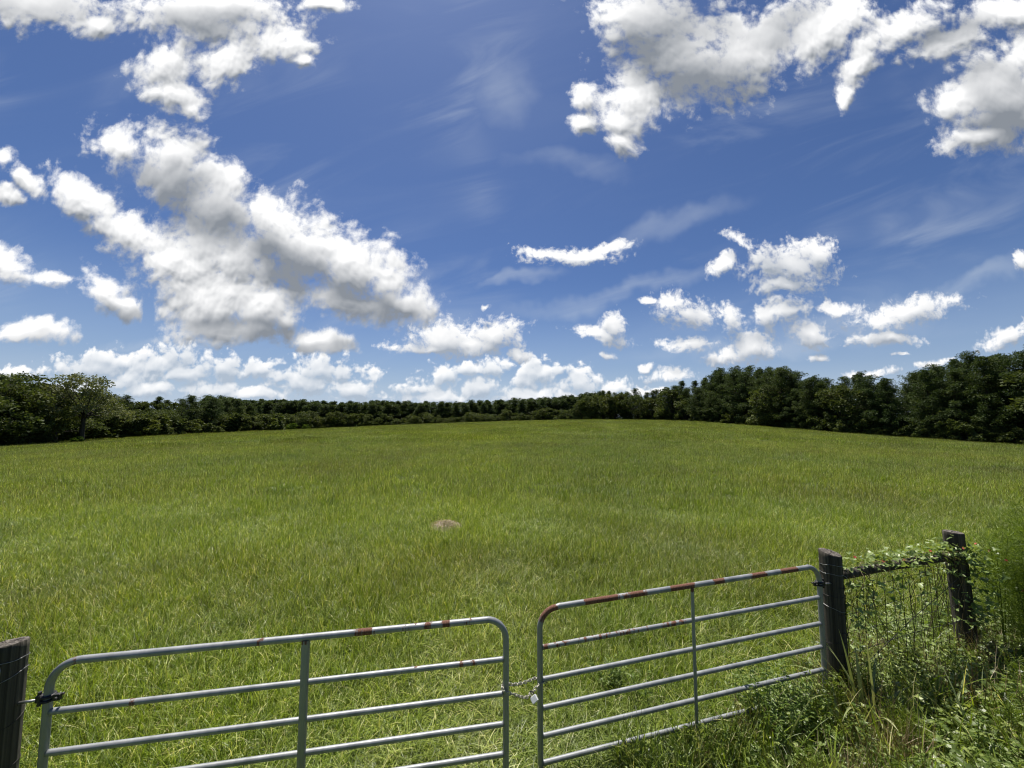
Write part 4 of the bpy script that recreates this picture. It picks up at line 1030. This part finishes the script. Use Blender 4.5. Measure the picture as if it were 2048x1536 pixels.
def build_vine():
    r = rs(33); root = thing('vine', 'pale green leafy vine with small red flowers sprawling over the dark rail', 'vine', tuple(RAIL_A))
    A, B = RAIL_A, RAIL_B; d = B - A; o = A
    g = Geo(); pos, ax, nr = [], [], []
    def leafcloud(n, f):
        for i in range(n):
            p = f(); pos.append(p); la = r.rand() * 6.283; ax.append((math.cos(la), math.sin(la), r.normal(-.15, .35))); nr.append((r.normal(0, .45), r.normal(-.2, .45), 1))
    leafcloud(360, lambda: A + d * r.beta(1.25, .95) + [r.normal(0, .05), r.normal(0, .09), .045 + abs(r.normal(0, .055)) * 1.2])
    leafcloud(240, lambda: B + [.11 + r.normal(0, .12), -.05 + r.normal(0, .11), r.uniform(-.22, .17)])
    leafcloud(130, lambda: np.array([POST_2[0] + r.normal(.05, .16), POST_2[1] - .11 - abs(r.normal(0, .05)), r.uniform(.45, 1.2)]))
    leafcloud(200, lambda: A + d * r.beta(.8, 1) + [r.normal(0, .08), -.11 + r.normal(0, .06), -abs(r.normal(0, .42))])
    leafcloud(70, lambda: A + d * r.uniform(0, .25) + [r.normal(0, .05), -.09 + r.normal(0, .05), -r.uniform(0, .9)])
    n = len(pos); sz = .052 * r.uniform(.55, 1.3, n)
    put_leaves(g, np.array(pos) - o, np.array(ax), np.array(nr), sz, sz, LOBED, r.beta(1.7, 1.4, n), .35, .15)
    link('leaves', g.data('vine_leaves', M['ivy']), root)
    g = Geo()
    for i in range(16):
        q = r.rand(); p0 = A + d * q; k = r.uniform(.2, .5)
        p = [p0 + d * (k * t) + [.05 * math.sin(t * 9 + i), -.05 + .06 * math.cos(t * 9 + i), .03 + .06 * math.sin(t * 7 + 2 * i)] for t in np.linspace(0, min(1, (1 - q) / k), 12)]
        add_tube(g, np.array(p) - o, .0026, 4, a=.3, caps=False)
    for i in range(26):
        p0 = A + d * r.rand() + [0, -.10, .02]; h = r.uniform(.4, 1.15); dx = r.normal(0, .12)
        add_tube(g, np.array([p0 + [dx * t + .03 * math.sin(t * 8 + i), -.02 * math.sin(6 * t), -h * t] for t in np.linspace(0, 1, 12)]) - o, .0030, 4, a=.1, caps=False)
    link('stems', g.data('vine_stems', M['straw']), root)
    gf = Geo(); a = np.arange(5) / 5 * 6.283
    put_leaves(gf, np.zeros((5, 3)), np.stack([np.cos(a), np.sin(a), np.full(5, .3)], -1), np.tile([0, 0, 1.0], (5, 1)), .020, .022, OVAL, 0.5, .2, .1)
    add_tube(gf, [(0, 0, -.03), (0, 0, 0)], .003, 5); fm = gf.data('vine_flower', M['red'])
    for p in (A + d * .08 + [.05, -.05, .19], A + d * .30 + [0, -.1, .12], A + d * .47 + [0, -.1, .10], B + [.09, -.17, .20], B + [.26, -.16, .12], B + [.40, -.2, .02], B + [.0, -.12, .13], A + d * .72 + [0, -.08, .14], B + [.5, -.25, -.3]):
        f_ = link('flower', fm, root, tuple(np.array(p) - o), r.rand() * 6); f_.rotation_euler = (R(40), R(r.uniform(-30, 30)), r.rand() * 6); f_.scale = (.8,) * 3
    return root

def build_mound():
    x0, y0 = MOUND; z0 = float(ground(x0, y0)); r = rs(44)
    root = thing('ant_mound', 'small brown earth mound with dead grass, alone in the green field', 'mound', (x0, y0, z0))
    n, m = 40, 14; a = np.arange(n) / n * 6.283; v = []
    for i in range(m + 1):
        q = i / m; rad = .47 * q * (1 + .10 * np.sin(3 * a + 1) + .07 * np.sin(7 * a)); z = .20 * (1 - q ** 1.8) * (1 + .25 * np.sin(2 * a + .6) * q + .12 * np.sin(5 * a)) + r.normal(0, .014, n) - .03
        v.append(np.stack([rad * np.cos(a), rad * .8 * np.sin(a), z], -1))
    i = np.arange(m)[:, None]; j = np.arange(n)[None]; j2 = (j + 1) % n
    q = np.stack([i * n + j, (i + 1) * n + j, (i + 1) * n + j2, i * n + j2], -1).reshape(-1, 4)
    link('earth', mesh_data('mound_earth', np.concatenate(v), q, M['mound'], True), root)
    g = Geo(); nn = 700; q = np.sqrt(r.rand(nn)); th = r.rand(nn) * 6.283; c = np.stack([.47 * q * np.cos(th), .38 * q * np.sin(th), .20 * (1 - q ** 1.8) + r.uniform(-.01, .03, nn)], -1)
    la = r.rand(nn) * 6.283; put_leaves(g, c, np.stack([np.cos(la), np.sin(la), r.normal(0, .45, nn)], -1), np.tile([0, 0, 1.0], (nn, 1)), r.uniform(.06, .16, nn), .009, OVAL, r.beta(2, 1.3, nn), .3, 0)
    link('dead_grass', g.data('mound_dead_grass', M['hay']), root)

build_weeds(); build_plants(); build_vine(); build_mound()
